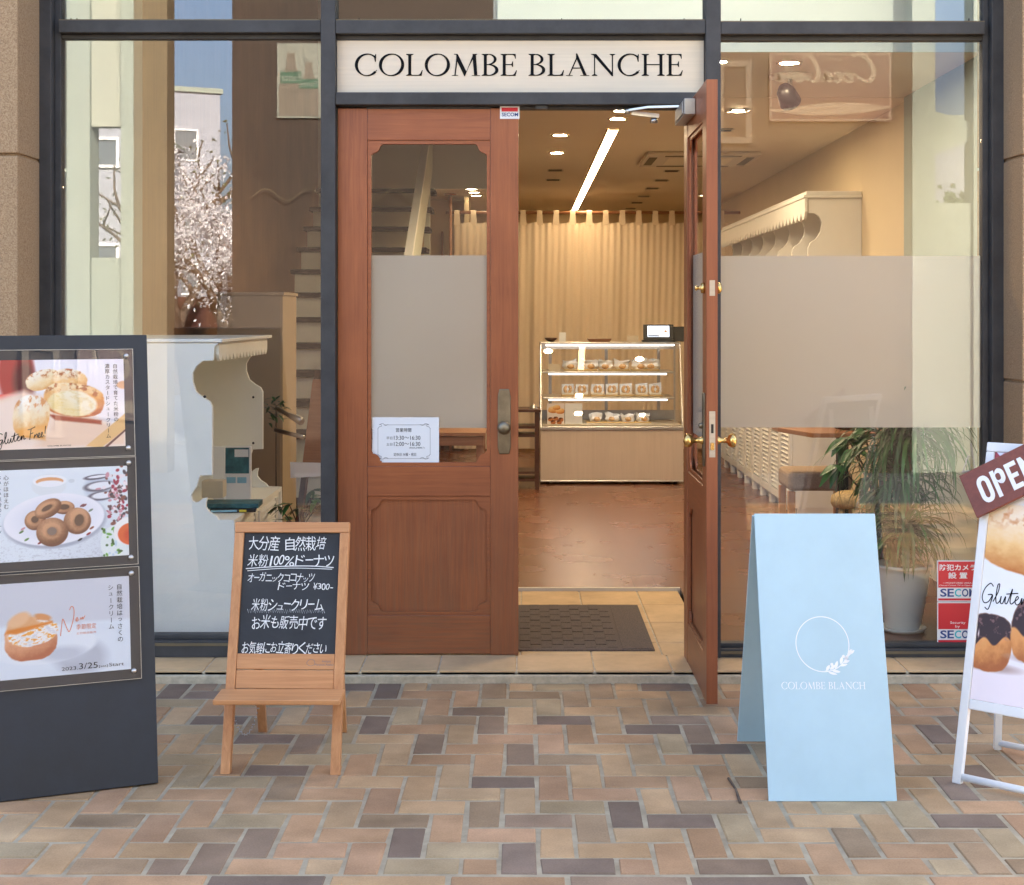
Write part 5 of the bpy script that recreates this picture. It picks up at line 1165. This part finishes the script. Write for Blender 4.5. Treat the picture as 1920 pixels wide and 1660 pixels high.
# ---- curtain on a rod
dcu = 14.5; yc_ = dcu-DF; cxa, cxb = X(852, dcu), X(1372, dcu); zr = Z(399, dcu); zh = Z(417, dcu)
cu = thing('curtain', 'cream tab top curtain hanging across the back of the shop', 'curtain', ((cxa+cxb)/2, yc_, ZF)); o2 = off(cu.location)
n, m_ = 460, 8; vs = []; fs = []
def fold(x, t):
    return .010*math.sin(x*31+3.2*math.sin(x*2.7)+1.1*math.sin(x*7.1))*(.35+.65*t)+.014*math.sin(x*17+2+1.2*math.sin(x*2.3))*t+.004*math.sin(x*97+3*t)
for i in range(n+1):
    x = cxa+(cxb-cxa)*i/n
    for j in range(m_+1):
        t = j/m_; xx = x+(.07*(1-t)*0 if i else 0)+(.05*max(0, 1-i/30)*-(t))*.0
        dip = .012*(1-math.cos(2*math.pi*(x-cxa)/.163))*.5
        vs.append((xx+.012*math.sin(x*13)*t, yc_+fold(x, min(1, .15+t*1.6)), zh-dip+(ZF+.03-zh+dip)*t))
for i in range(n):
    for j in range(m_): k = i*(m_+1)+j; fs.append((k, k+1, k+m_+2, k+m_+1))
mb = MB(o2); mb.sm = True; mb.add(vs, fs); mb.build('cloth', M['curtain'], cu)
mb = MB(o2); x = cxa+.0
while x < cxb-.02:
    w_ = .052; y_ = yc_+fold(x+w_/2, .15)
    P = [(y_-.003, zh-.03), (yc_-.022, zr-.012), (yc_-.020, zr+.014), (yc_, zr+.024), (yc_+.020, zr+.014), (yc_+.022, zr-.012), (y_+.004, zh-.03)]
    mb.add([(x+(.006 if k in (0,6) else 0)*-1, a, b) for k, (a, b) in enumerate(P)]+[(x+w_+(.008 if k in (0,6) else 0), a, b) for k, (a, b) in enumerate(P)], [(i, i+1, 8+i, 7+i) for i in range(6)])
    x += .163
mb.build('tab', M['curtain'], cu)
tag(MB().tube([(X(836, dcu), yc_, zr), (cxb+.15, yc_, zr)], .016, 10).build('curtain_rod', M['midwood']), 'pale wooden curtain rod under the ceiling at the back', 'rod')
tag(MB().tube([(X(845, dcu), yc_-.03, ZF), (X(845, dcu), yc_-.03, ZC)], .016, 10).lathe([(0,-.012),(.06,-.012),(.06,0),(0,0)], (X(845, dcu), yc_-.03, ZC-.001)).build('rod_post', M['midwood']), 'slim round post carrying the left end of the curtain rod', 'post')

# ---- ceiling fittings
sx0, sy0 = ceil_xy(1150, 241); sx1, sy1 = ceil_xy(1074, 392)
ls = thing('strip_light', 'long glowing strip light recessed in the cream ceiling', 'light', (sx0, sy0, ZC-.012)); o2 = off(ls.location)
mb = MB(o2); nseg = 6
for i in range(nseg): 
    ya, yb_ = sy0+(sy1-sy0)*i/nseg, sy0+(sy1-sy0)*(i+1)/nseg; mb.box(sx0-.030, sx0+.030, ya+.008, yb_-.004, ZC-.010, ZC-.003)
mb.build('diffuser', M['led'], ls); MB(o2).box(sx0-.042, sx0-.031, sy0, sy1, ZC-.012, ZC-.001).box(sx0+.031, sx0+.042, sy0, sy1, ZC-.012, ZC-.001).box(sx0-.030, sx0+.030, sy0-.004, sy0+.007, ZC-.012, ZC-.001).build('housing', M['cream'], ls)
def downlight(px, py, label, r=.046, lamp='lamp'):
    x, y = ceil_xy(px, py); t = thing('downlight', label, 'light', (x, y, ZC-.006), 0, 'round downlights in the shop ceiling')
    MB().lathe([(r,.005),(r+.018,.005),(r+.016,-.002),(r,0),(r-.004,.004)], (0,0,0), 'Z', 20).build('trim', M['cream'], t); MB().lathe([(0,.002),(r-.003,.002)], (0,0,0), 'Z', 20).build('lamp', M[lamp], t); return t
for px, py, l in ((1050, 253, 'lit round downlight left of the strip light, nearer the door'), (1044, 286, 'lit round downlight left of the strip light, farther from the door'), (1158, 222, 'lit round downlight just before the near end of the strip light'), (1166, 207, 'lit round downlight hidden partly behind the door closer arm'),
                  (1480, 117, 'lit round downlight seen high in the right window pane'), (1345, 115, 'lit round downlight beside the mullion in the right window pane'), (1313, 248, 'lit round downlight seen through the open door glass'),
                  ): downlight(px, py, l)
for i, (px, py) in enumerate(((884, 354.5), (889, 360.5), (893, 366.5))):
    downlight(px, py, ('nearest small lit downlight of three seen through the closed door glass', 'middle small lit downlight of three seen through the closed door glass', 'farthest small lit downlight of three seen through the closed door glass')[i], .055, 'dimlamp')
sq = ((1041, 319, 'black square ceiling spot left of the strip light, the nearer of two', 0), (1037, 337, 'black square ceiling spot left of the strip light, the farther of two', 0), (1281, 297, 'square ceiling spot with a lit bulb beside the open door edge', 1), (1259, 320, 'nearest unlit black square spot in the receding row right of strip', 0), (1240, 338, 'second unlit black square spot in the receding row', 0), (1223, 353, 'third unlit black square spot in the receding row', 0), (1207, 368, 'fourth unlit black square spot in the receding row', 0), (1194, 380, 'fifth unlit black square spot in the receding row', 0), (1182, 391, 'farthest unlit black square spot in the receding row', 0), (1384, 206, 'lit square ceiling spot seen through the right pane near the mullion', 1), (1356, 243, 'unlit square ceiling spot seen through the right pane by the door', 0))
for px, py, l, lit in sq:
    x, y = ceil_xy(px, py); t = thing('square_spot', l, 'light', (x, y, ZC-.008), 0, 'square spots in the shop ceiling'); k = .066
    MB().ring([(-k,0)]*0 or [(-k,-k),(k,-k),(k,k),(-k,k)], [(-k+.012,-k+.012),(k-.012,-k+.012),(k-.012,k-.012),(-k+.012,k-.012)], 0, .01)
    fr = MB(Matrix.Rotation(R(90), 4, 'X')); fr.ring([(-k,-k),(k,-k),(k,k),(-k,k)], [(-k+.01,-k+.01),(k-.01,-k+.01),(k-.01,k-.01),(-k+.01,k-.01)], -.001, .002); fr.build('trim', M['cream'], t)
    MB().box(-k+.011, k-.011, -k+.011, k-.011, .003, .006).build('recess', M['matteblack'], t)
    if lit: MB().lathe([(0,-.004),(.03,-.003),(.034,.0025),(0,.0028)], (0,0,0)).build('lamp', M['lamp'], t)
x, y = ceil_xy(1213, 284)
t = thing('air_conditioner', 'white square ceiling air conditioner cassette by the open door', 'air conditioner', (x+.42, y+.42, ZC-.03)); 
MB().box(-.42, .42, -.42, .42, 0, .029).build('cover', M['cream'], t, bevel=.012); 
for s in (-1, 1): MB().box(-.28, .28, s*.36-.03, s*.36+.03, -.002, -.0002).box(s*.36-.03, s*.36+.03, -.28, .28, -.002, -.0002).build('vent', M['tanstone'], t)
MB().box(-.24, .24, -.24, .24, -.002, -.0002).build('grille', M['ceil'], t)
x, y = ceil_xy(1482, 141)
t = thing('ceiling_spotlight', 'swivelling dark spotlight hanging from a round ceiling plate', 'light', (x, y, ZC-.006))
MB().lathe([(0,-.014),(.10,-.014),(.11,0),(.11,.005),(0,.005)], (0,0,0)).build('mount', M['ceil'], t)
MB().tube([(0,0,-.014),(-.01,-.01,-.07)], .012, 8).build('arm', M['steel'], t)
hd = MB(Matrix.Translation((-.02,-.03,-.10)) @ Matrix.Rotation(R(50), 4, 'X') @ Matrix.Rotation(R(-25), 4, 'Y')); hd.lathe([(0,.06),(.03,.058),(.045,.03),(.055,-.05),(.05,-.05),(.04,.0),(0,.01)], (0,0,0)); hd.build('head', M['black'], t)

# ---- staircase at left
stc = thing('staircase', 'open staircase with dark treads and cream risers rising at left', 'staircase', (-1.3, 8.6-DF, ZF)); o2 = off(stc.location)
for k in range(14):
    z = 1.01+.190*(k-5); d = 10.3+.344*(k-5)
    if z < .1: continue
    if z > 3.0: break
    tr = MB(o2).box(-1.86, -.80, d-DF, d-DF+.40, z-.038, z).build('tread', M['tread'], stc, bevel=.003)
    MB(o2).box(-1.83, -.87, d-DF+.04, d-DF+.06, z-.2275, z-.0385).build('riser', M['stairpaint'], stc)
def zst(d): return 1.01+.190*(d-10.3)/.344
yy0, yy1 = 9.6-DF, 13.3-DF
MB(o2).prism([(yy0,zst(9.6)+.05),(yy1,zst(13.3)+.05),(yy1,zst(13.3)+.55),(yy0,zst(9.6)+.55)], -.865, -.83, 'YZ').build('balustrade', M['palewall'], stc)
MB(o2).bar((-.848,yy0,zst(9.6)+.57), (-.848,yy1,zst(13.3)+.57), .06, .04).build('handrail', M['unitwhite'], stc)
d = 12.9; tag(MB().box(X(795,12.9), X(806,12.9), d-DF, d-DF+.06, ZF, 3.3).build('stair_post', M['palewall']), 'pale slender post rising beside the stair balustrade', 'post')
tag(MB().box(X(1017-190, 15.1), X(831, 15.1), 15.13-DF, 15.195-DF, ZF, Z(434, 15.1)).build('inner_door', M['midwood']), 'narrow reddish door in the yellow wall behind the stairs', 'door')

# ---- left display unit along the wall
def scallops(ya, yb_, zt_, zb_, depth, step):
    n = max(2, int((yb_-ya)/step)); P = [(ya, zt_), (ya, zb_)]
    for i in range(n):
        a = ya+(yb_-ya)*i/n; w_ = (yb_-ya)/n
        for t in (.15, .35, .5, .65, .85): P.append((a+w_*t, zb_-depth*math.sin(math.pi*t)**.7))
        P.append((a+w_, zb_))
    P += [(yb_, zt_)]; return P
d1, d2 = 6.12, 7.30
lu = thing('display_unit', 'bluish white shelf unit with curvy cut side panels inside left pane', 'display unit', (-1.6, 6.7-DF, ZF)); o2 = off(lu.location)
pr_ = [(410,644),(402,650),(400,676),(380,677),(368,687),(361,700),(361,716),(368,736),(381,746),(393,753),(398,763),(398,891),(375,892),(369,911),(362,922),(358,930),(360,939),(366,943),(373,941),(381,935),(388,934),(386,944),(386,952),(393,961),(405,968),(410,975),(439,976),(443,1183)]
prof = [(-1.90, Z(644, d1))]+[(X(a, d1), Z(b, d1)) for a, b in pr_]; prof[-1] = (prof[-1][0], ZF+.002); prof += [(-1.90, ZF+.002)]
MB(o2).prism(prof, d1-DF, d1-DF+.022).build('side_panel', M['unitwhite'], lu); MB(o2).prism(prof, d2-DF, d2-DF+.022).build('side_panel', M['unitwhite'], lu)
zrf = Z(643, d1); xf = X(410, d1)
MB(o2).box(-1.90, xf+.015, d1-DF-.004, d2-DF+.03, zrf+.001, zrf+.016).build('roof', M['unitwhite'], lu, bevel=.003)
sc_ = scallops(d1-DF+.024, d2-DF-.001, zrf-.001, zrf-.05, .028, .075); MB(o2).prism(sc_, xf-.018, xf-.004, 'YZ').build('valance', M['unitwhite'], lu)
zb_ = Z(976, d1); xb = X(439, d1)
MB(o2).box(-1.90, xb-.002, d1-DF+.023, d2-DF-.001, zb_-.02, zb_-.001).box(-1.90, xb-.012, d1-DF+.023, d2-DF-.001, ZF+.02, zb_-.021).build('base_cabinet', M['unitwhite'], lu)
mb = MB(o2)
for i in range(2):
    ya = d1-DF+.05+i*.55
    mb.box(xb-.0118, xb-.002, ya, ya+.05, ZF+.06, zb_-.04).box(xb-.0118, xb-.002, ya+.46, ya+.51, ZF+.06, zb_-.04)
    for k in range(14): z = ZF+.07+k*.028; mb.add([(xb-.0115,ya+.051,z+.018),(xb-.004,ya+.051,z),(xb-.004,ya+.459,z),(xb-.0115,ya+.459,z+.018)], [(0,1,2,3)])
mb.build('louvre_door', M['cabwhite'], lu)
MB(o2).box(-1.899, -1.885, d1-DF+.023, d2-DF-.001, zb_, zrf-.002).build('back_panel', M['unitwhite'], lu)
mb = MB(o2)
for a, b in ((384, 744), (475, 745), (475, 831)): mb.lathe([(0,0),(.006,0),(.006,.002),(0,.002)], (X(a, d1 if a < 400 else d2), (d1 if a < 400 else d2)-DF-.001, Z(b, d1 if a < 400 else d2)), 'Y', 10)
mb.build('screw_cap', M['black'], lu)
# books on the unit's counter
ztop_ = zb_
bk = thing('standing_book', 'teal covered book standing at the front of the white unit', 'book', (X(445, 6.75), 6.75-DF, ztop_)); o2 = off(bk.location); d = 6.75
MB(o2).box(X(421,d), X(470,d), d-DF, d-DF+.025, ztop_+.001, Z(838,d)).build('cover', M['paper'], bk); MB(o2).box(X(421.5,d), X(467,d), d-DF-.0015, d-DF-.0003, Z(888,d), Z(840,d)).build('cover_picture', M['teal'], bk)
MB(o2).box(X(440,d), X(466,d), d-DF-.003, d-DF-.002, Z(857,d), Z(843,d)).build('label', M['paper'], bk)
mb = MB(o2); [mb.box(X(425+i*20,d), X(442+i*20,d), d-DF-.002, d-DF-.0006, Z(906,d), Z(895,d)) for i in range(2)]; mb.build('small_pictures', M['sky'], bk)
d = 6.70; tag(MB().box(X(374,d)+.06, X(421,d)-.002, d-DF+.01, d-DF+.03, ztop_+.001, Z(838,d)).build('standing_book', M['paper']), 'pale book standing behind the teal book on the unit', 'book')
d = 6.5; tag(MB().prism([(X(378,d),ztop_+.046),(X(418,d),ztop_+.046),(X(418,d),ztop_+.12),(X(378,d),ztop_+.12)], d-DF, d-DF+.08).build('cat_box', M['cream'], bevel=.002), 'low cream box beside the standing books', 'box')
Tk = Matrix.Translation((X(431, 6.35), 6.42-DF, ztop_+.001)) @ Matrix.Rotation(R(8), 4, 'Z')
bk = thing('magazine', 'black and yellow magazine lying lowest on the unit counter', 'magazine', Tk.translation, R(8)); MB().box(-.095, .10, -.07, .07, 0, .014).build('cover', M['black'], bk); MB().box(.03, .06, -.0708, -.0702, .002, .012).build('spine_label', M['yellow'], bk); MB().box(-.09, .02, -.0708, -.0702, .003, .012).build('spine_print', M['sky'], bk)
tag(MB(Matrix.Translation((X(428, 6.35), 6.45-DF, ztop_+.016)) @ Matrix.Rotation(R(3), 4, 'Z')).box(-.12, .12, -.07, .08, .0, .02).build('magazine', M['teal']), 'turquoise magazine lying on the black magazine', 'magazine')

# tall beige cupboard, folded easel, small plant at left
cb = thing('tall_cupboard', 'tall beige cupboard beside the stairs inside the left pane', 'cupboard', (-1.6, 8.6-DF, ZF)); d = 8.4; o2 = off(cb.location)
MB(o2).box(X(407,d), X(530,d), d-DF, d-DF+.5, ZF, Z(549,d)-.015).build('body', M['cupboard'], cb); MB(o2).box(X(405,d), X(533,d), d-DF-.01, d-DF+.51, Z(549,d)-.0145, Z(548,d)).build('top', M['cupboard'], cb)
MB(o2).box(X(410,d), X(527,d), d-DF-.010, d-DF-.001, ZF+.05, Z(556,d)).build('door', M['cupboard'], cb)
d = 7.6; fe = thing('folded_easel', 'folded wooden display easel with papers leaning inside left pane', 'easel', (X(585,d), d-DF, ZF)); o2 = off(fe.location)
MB(o2).bar((X(548,d), d-DF, ZF), (X(587,d), d-DF+.2, Z(697,d)), .035, .02).build('leg', M['darkwood'], fe); MB(o2).bar((X(640,d), d-DF, ZF), (X(595,d), d-DF+.2, Z(697,d)), .035, .02).build('leg', M['darkwood'], fe)
MB(o2).prism([(X(566,d),Z(870,d)),(X(622,d),Z(870,d)),(X(600,d),Z(712,d)),(X(585,d),Z(712,d))], d-DF+.02, d-DF+.035).build('board', M['midwood'], fe)
MB(o2).prism([(X(546,d),Z(896,d)),(X(610,d),Z(892,d)),(X(612,d),Z(868,d)),(X(545,d),Z(866,d))], d-DF-.02, d-DF-.012).build('paper', M['paper'], fe)
tag(MB().tube([(X(496,d),d-DF+.4,Z(775,d)),(X(520,d),d-DF+.3,Z(784,d)),(X(556,d),d-DF+.15,Z(794,d))], [.012,.012,.022], 10).tube([(X(492,d),d-DF+.4,Z(818,d)),(X(558,d),d-DF+.2,Z(826,d))], .012, 8).build('metal_arm', M['steel']), 'shiny metal lamp arm between the white unit and the stairs', 'lamp arm')

def blade(mb, base, az, l, w_, up, droop, rr, col):
    """long arching strap leaf"""
    n = 7; pts = []; p = Vector(base); el = up
    d_ = Vector((math.cos(az), math.sin(az), 0))
    for i in range(n+1):
        pts.append(p.copy()); p = p+(d_*math.cos(el)+Vector((0,0,math.sin(el))))*l/n; el -= droop/n*(1+.6*i/n)
    sd = Vector((-math.sin(az), math.cos(az), 0)); vs = []
    for i, q_ in enumerate(pts):
        k = w_/2*(1-(i/n)**2.2)*(.6+.4*min(1, i/2)); vs += [q_-sd*k+Vector((0,0,k*.35)), q_, q_+sd*k+Vector((0,0,k*.35))]
    mb.col = tuple(c*rr.uniform(.7, 1.35) for c in col); o = mb.sm; mb.sm = True
    mb.add(vs, [f for i in range(n) for f in ((3*i,3*i+1,3*i+4,3*i+3),(3*i+1,3*i+2,3*i+5,3*i+4))]); mb.sm = o
def leaflet(mb, base, dr_, up_, l, w_, col):
    dr_ = Vector(dr_).normalized(); sd = dr_.cross(Vector(up_)).normalized(); nn = sd.cross(dr_).normalized(); vs = [base]; n = 6
    for i in range(1, n+1):
        t = i/n; k = w_*math.sin(math.pi*min(.97, t**.8))/2+.0008; c_ = Vector(base)+dr_*l*t-nn*l*.18*t*t; vs += [c_-sd*k+nn*k*.3, c_, c_+sd*k+nn*k*.3]
    mb.col = col; o = mb.sm; mb.sm = True
    fs = [(0,1,2),(0,2,3)]+[f for i in range(n-1) for f in ((1+3*i,4+3*i,5+3*i,2+3*i),(2+3*i,5+3*i,6+3*i,3+3*i))]
    mb.add(vs, fs); mb.sm = o
# ---- dracaena in its pale pot behind the right pane
dp = 6.30; pc = Vector((X(1693, dp), dp-DF, ZF)); rr = random.Random(21)
pt = thing('potted_plant', 'tall dracaena with long arching leaves in a pale ribbed pot', 'potted plant', pc)
S1 = F/dp; rim = (1745-1643)/2/S1; zr_ = Z(1057, dp)-ZF; 
pf = [(0,.014),(.070,.014)]+[(.070+(rim-.072)*(i/12)**.8+.0028*(i % 2), .016+(zr_-.03)*i/12) for i in range(13)]+[(rim+.004,zr_-.012),(rim+.004,zr_),(rim-.006,zr_),(rim-.012,zr_-.03)]
MB().lathe(pf, (0,0,0), 'Z', 40).build('pot', M['pot'], pt); MB().lathe([(0,0),(.085,0),(.098,.018),(.092,.018),(.08,.006),(0,.006)], (0,0,0), 'Z', 36).build('saucer', M['pot'], pt)
MB().lathe([(0,zr_-.03),(rim-.012,zr_-.03)], (0,0,0), 'Z', 24).build('soil', M['soil'], pt)
heads = [((1676, 825), 6.36, 1.05), ((1712, 800), 6.20, 1.05), ((1690, 905), 6.30, .9), ((1698, 990), 6.26, .9), ((1668, 1010), 6.40, .8)]
mb = MB(); cr = MB()
for k, ((px, py), d, s_) in enumerate(heads):
    hp = at(px, py, d)-pc; b = Vector((rr.uniform(-.03,.03), rr.uniform(-.03,.03), zr_-.03)); mid = (b+hp)/2+Vector((rr.uniform(-.02,.02),0,0))
    mb.tube([b, mid, hp], [.012,.010,.008], 8)
    for i in range(110):
        az = rr.uniform(0, 6.28); u_ = rr.uniform(-.3, 1.25); blade(cr, hp+Vector((0,0,rr.uniform(-.05,.02))), az, rr.uniform(.26,.44)*s_, rr.uniform(.015,.024), u_, rr.uniform(1.2,2.3), rr, (.026,.105,.024))
mb.build('trunk', M['bark'], pt); cr.build('foliage', M['leaf'], pt)
# ---- broad leaved plant behind it
dp2 = 6.55; pc2 = Vector((X(1655, dp2), dp2-DF+.05, ZF)); bp_ = thing('potted_plant', 'broad leafed money tree with drooping leaf fans behind the dracaena', 'potted plant', pc2)
MB().lathe([(0,0),(.06,0),(.08,.18),(.074,.18),(.0,.16)], (0,0,0)).build('pot', M['soil'], bp_)
mb = MB(); cr = MB(); 
for px, py, d, dirx in ((1560, 828, 6.45, -1), (1590, 812, 6.6, -.6), (1545, 880, 6.4, -1), (1600, 905, 6.5, -.8), (1640, 830, 6.7, .2), (1610, 930, 6.45, -.9), (1570, 850, 6.7, -.7), (1640, 960, 6.5, -.4), (1600, 1000, 6.45, -.8), (1660, 800, 6.8, .5)):
    hp = at(px+28, py-8, d)-pc2; mb.tube([Vector((0,0,.16)), Vector((hp.x*.25, hp.y*.3, hp.z*.75)), hp], [.009,.006,.003], 6)
    for i in range(6):
        a = math.pi*(.55+.9*(i/5-.5)*1.6); v = Vector((dirx*abs(math.sin(a))*.9+math.cos(a)*.5, -.35+rr.uniform(-.3,.3), -.45+.5*math.cos(a)+rr.uniform(-.2,.15)))
        leaflet(cr, hp, v, (0,-.3,1), rr.uniform(.085,.13), rr.uniform(.036,.05), tuple(c*rr.uniform(.75,1.3) for c in (.034,.125,.032)))
mb.build('stem', M['leaf'] if False else M['bark'], bp_); cr.build('foliage', M['leaf'], bp_)
# ---- small plant behind the chalkboard inside the left pane
d = 6.9; pc3 = Vector((X(563, d), d-DF, ZF)); sp = thing('potted_plant', 'small green plant in a dark wire pot behind the chalkboard', 'potted plant', pc3)
MB().lathe([(0,0),(.07,0),(.09,.20),(.084,.20),(0,.18)], (0,0,0)).build('pot', M['black'], sp); cr = MB(); mb = MB()
for i in range(9):
    az = rr.uniform(0, 6.28); hp = Vector((math.cos(az)*rr.uniform(.02,.13), math.sin(az)*.08, rr.uniform(.34,.56))); mb.tube([Vector((0,0,.17)), Vector((hp.x*.3,hp.y*.3,hp.z*.8)), hp], .003, 5)
    for j in range(5): b = az+rr.uniform(-1.5,1.5); leaflet(cr, hp, (math.cos(b), math.sin(b), rr.uniform(-.6,.3)), (0,0,1), rr.uniform(.06,.11), rr.uniform(.018,.03), tuple(c*rr.uniform(.7,1.4) for c in (.03,.10,.025)))
mb.build('stem', M['leaf'] if False else M['bark'], sp); cr.build('foliage', M['leaf'], sp)
d = 7.9; pc4 = Vector((X(506, d), d-DF+.2, Z(800, d))); 
t = thing('hanging_plant', 'dark leafy sprig beside the white unit below the stairs', 'plant', pc4); cr = MB()
for i in range(40): b = rr.uniform(0, 6.28); leaflet(cr, Vector((rr.uniform(-.05,.05), rr.uniform(-.03,.03), rr.uniform(.0,.17))), (math.cos(b), math.sin(b), rr.uniform(-.6,.5)), (0,0,1), rr.uniform(.04,.07), .016, tuple(c*rr.uniform(.6,1.2) for c in (.04,.09,.03)))
cr.build('foliage', M['leaf'], t); MB().tube([(0,0,-.45),(0,0,.1)], .004, 5).build('stem', M['bark'], t)

# ---- right side: louvred cabinet row, wall shelf, table, stools
XR = 1.79; c0, c1 = 9.8, 13.4
lc = thing('louvre_cabinet', 'long white cabinet row with louvred doors along the right wall', 'cabinet', (XR+.15, 11.6-DF, ZF)); o2 = off(lc.location)
MB(o2).box(XR, 2.128, c0-DF, c1-DF, ZF+.06, .86).box(XR+.03, 2.12, c0-DF+.002, c1-DF-.02, ZF+.001, ZF+.0595).build('carcass', M['cabwhite'], lc); MB(o2).box(XR-.02, 2.128, c0-DF-.01, c1-DF+.01, .861, .885).build('worktop', M['cabwhite'], lc)
mb = MB(); dw = .392
mb.box(-.020, -.001, .004, .05, .075, .80).box(-.020, -.001, dw-.05, dw-.004, .075, .80).box(-.0195, -.001, .0505, dw-.0505, .075, .125).box(-.0195, -.001, .0505, dw-.0505, .75, .80)
for k in range(20): z = .130+k*.0305; mb.add([(-.003,.0508,z+.027),(-.018,.0508,z+.009),(-.018,dw-.0508,z+.009),(-.003,dw-.0508,z+.027),(-.018,.0508,z+.006),(-.018,dw-.0508,z+.006)], [(0,1,2,3),(1,4,5,2)])
dd = mb.build('door', M['cabwhite'], lc); bk0 = MB().box(-.0024, -.0012, .0508, dw-.0508, .126, .749).build('slot_shade_sheet', M['darkwood'], dd); kn = MB().lathe([(0,0),(.008,0),(.006,.012),(.012,.02),(0,.026)], (0,0,0), 'X', 12)  # dark sheet behind the slats paints the shade between them
kk = MB(Matrix.Rotation(R(180), 4, 'Z')); kk.lathe([(0,0),(.008,0),(.006,.012),(.012,.02),(0,.026)], (.0205,-.03,.66), 'X', 12); kb_ = kk.build('knob', M['black'], dd)
ft = MB().box(-.016, .02, -.012, .05, .001, .0595).build('foot', M['cabwhite'], lc)
for i in range(9):
    D_ = dd if i == 0 else dd.copy(); B_ = bk0 if i == 0 else bk0.copy(); K_ = kb_ if i == 0 else kb_.copy(); F_ = ft if i == 0 else ft.copy()
    if i: COL.objects.link(D_); COL.objects.link(B_); COL.objects.link(K_); COL.objects.link(F_)
    D_.parent = lc; B_.parent = D_; K_.parent = D_; F_.parent = lc; p = Vector((XR, c0-DF+.005+i*.398, ZF))-lc.location; D_.location = p; F_.location = p
ws = thing('wall_shelf', 'white wall shelf with scalloped valance and curved dividers at right', 'shelf', (XR+.17, 11-DF, .886)); o2 = off(ws.location)
dn = 9.27; zt_ = Z(372, dn); PR = [(1617,372),(1515,372),(1515,400),(1527,400),(1536,406),(1541,418),(1539,434),(1531,447),(1519,456),(1515,466),(1515,480)]
pf = [(min(2.128, X(a, dn)), Z(b, dn)) for a, b in PR]; pf[0] = (2.128, zt_); pf += [(XR, .887), (2.128, .887)]
for i in range(8): y_ = dn-DF+.0+i*.56; MB(o2).prism(pf, y_, y_+.02).build('divider', M['cabwhite'], ws)
ye = dn-DF+7*.56+.03
MB(o2).box(XR-.03, 2.128, dn-DF-.02, ye, zt_+.001, zt_+.02).box(XR-.012, 2.128, dn-DF-.01, ye-.01, zt_+.0205, zt_+.045).build('top', M['cabwhite'], ws, bevel=.004)
MB(o2).prism(scallops(dn-DF-.014, ye-.02, zt_-.001, zt_-.085, .05, .13), XR-.022, XR-.006, 'YZ').build('valance', M['cabwhite'], ws)
MB(o2).box(2.116, 2.1275, dn-DF+.021, ye, .888, zt_-.001).build('back_board', M['warmwall'], ws)
d = 8.05; ta = thing('side_table', 'small wooden cafe table on a dark pedestal behind the plants', 'table', (X(1600, d), d-DF+.25, ZF)); o2 = off(ta.location)
MB(o2).prism([(X(1482,d),d-DF+.40),(X(1530,d)-.02,d-DF),(2.08,d-DF),(2.08,d-DF+.62),(X(1482,d),d-DF+.62)], .735, .760, 'XY').build('tabletop', M['midwood'], ta, bevel=.003)
MB(o2).box(X(1592,d), X(1612,d), d-DF+.28, d-DF+.34, ZF+.03, .7345).box(X(1592,d)-.15, X(1612,d)+.15, d-DF+.2, d-DF+.42, ZF, ZF+.0295).build('pedestal', M['black'], ta)
bs = thing('bread_basket', 'woven brown basket lined with grey gingham cloth on the table', 'basket', (X(1610,8.25), 8.35-DF, .761))
MB().lathe([(0,0),(.11,0),(.15,.085),(.155,.09),(.148,.09),(.105,.012),(0,.012)], (0,0,0), 'Z', 28).build('basket', M['basket'], bs); MB().add([(-.03,-.165,.02),(.10,-.15,.03),(.12,-.10,.10),(.0,-.12,.105),(-.09,-.15,.085)], [(0,1,2,3,4)]).build('cloth', M['gingham'], bs)
d = 8.62; sl_ = thing('bench_stool', 'stool with beige padded seat and wooden legs below the table', 'stool', (X(1530,d), d-DF+.2, ZF)); o2 = off(sl_.location)
xa, xb_ = X(1478,d), X(1600,d); zs_ = Z(885, d)
MB(o2).box(xa, xb_, d-DF, d-DF+.36, zs_-.115, zs_).build('cushion', M['cushion'], sl_, bevel=.03, seg=3)
for a in (xa+.004, xb_-.044):
    for b in (d-DF+.01, d-DF+.31): MB(o2).box(a, a+.04, b, b+.04, ZF, zs_-.118).build('leg', M['pine'], sl_)
d = 7.7; s2 = thing('rattan_stool', 'round yellow rattan stool partly hidden by the plants', 'stool', (X(1612,d), d-DF+.1, ZF)); z_ = Z(930, d)-ZF
MB().lathe([(0,z_+.01),(.09,z_+.008),(.125,z_-.012),(.13,z_-.05),(.12,z_-.07),(0,z_-.07)], (0,0,0), 'Z', 28).build('seat', M['rattan'], s2)
for k in range(4): a = k*math.pi/2+.6; MB().tube([(.10*math.cos(a), .10*math.sin(a), z_-.07), (.125*math.cos(a), .125*math.sin(a), 0)], .014, 8).build('leg', M['rattan'], s2)
# bench seen low through the closed door's glass
d = 9.2; bn = thing('wooden_bench', 'varnished wooden bench seen low through the closed door glass', 'bench', (X(845,d), d-DF+.2, ZF)); o2 = off(bn.location); xa, xb_ = X(720,d), X(907,d)
MB(o2).box(xa, xb_, d-DF, d-DF+.025, Z(836,d), Z(819,d)).build('apron', M['midwood'], bn); MB(o2).box(xa-.01, xb_+.012, d-DF-.02, d-DF+.40, Z(817.5,d), Z(815,d)+.012).build('seat', M['midwood'], bn)
for a in (xa, xb_-.05):
    for b in (d-DF+.001, d-DF+.33): MB(o2).box(a+.002, a+.05, b+.026, b+.07, ZF, Z(817.5,d)-.001).build('leg', M['midwood'], bn)
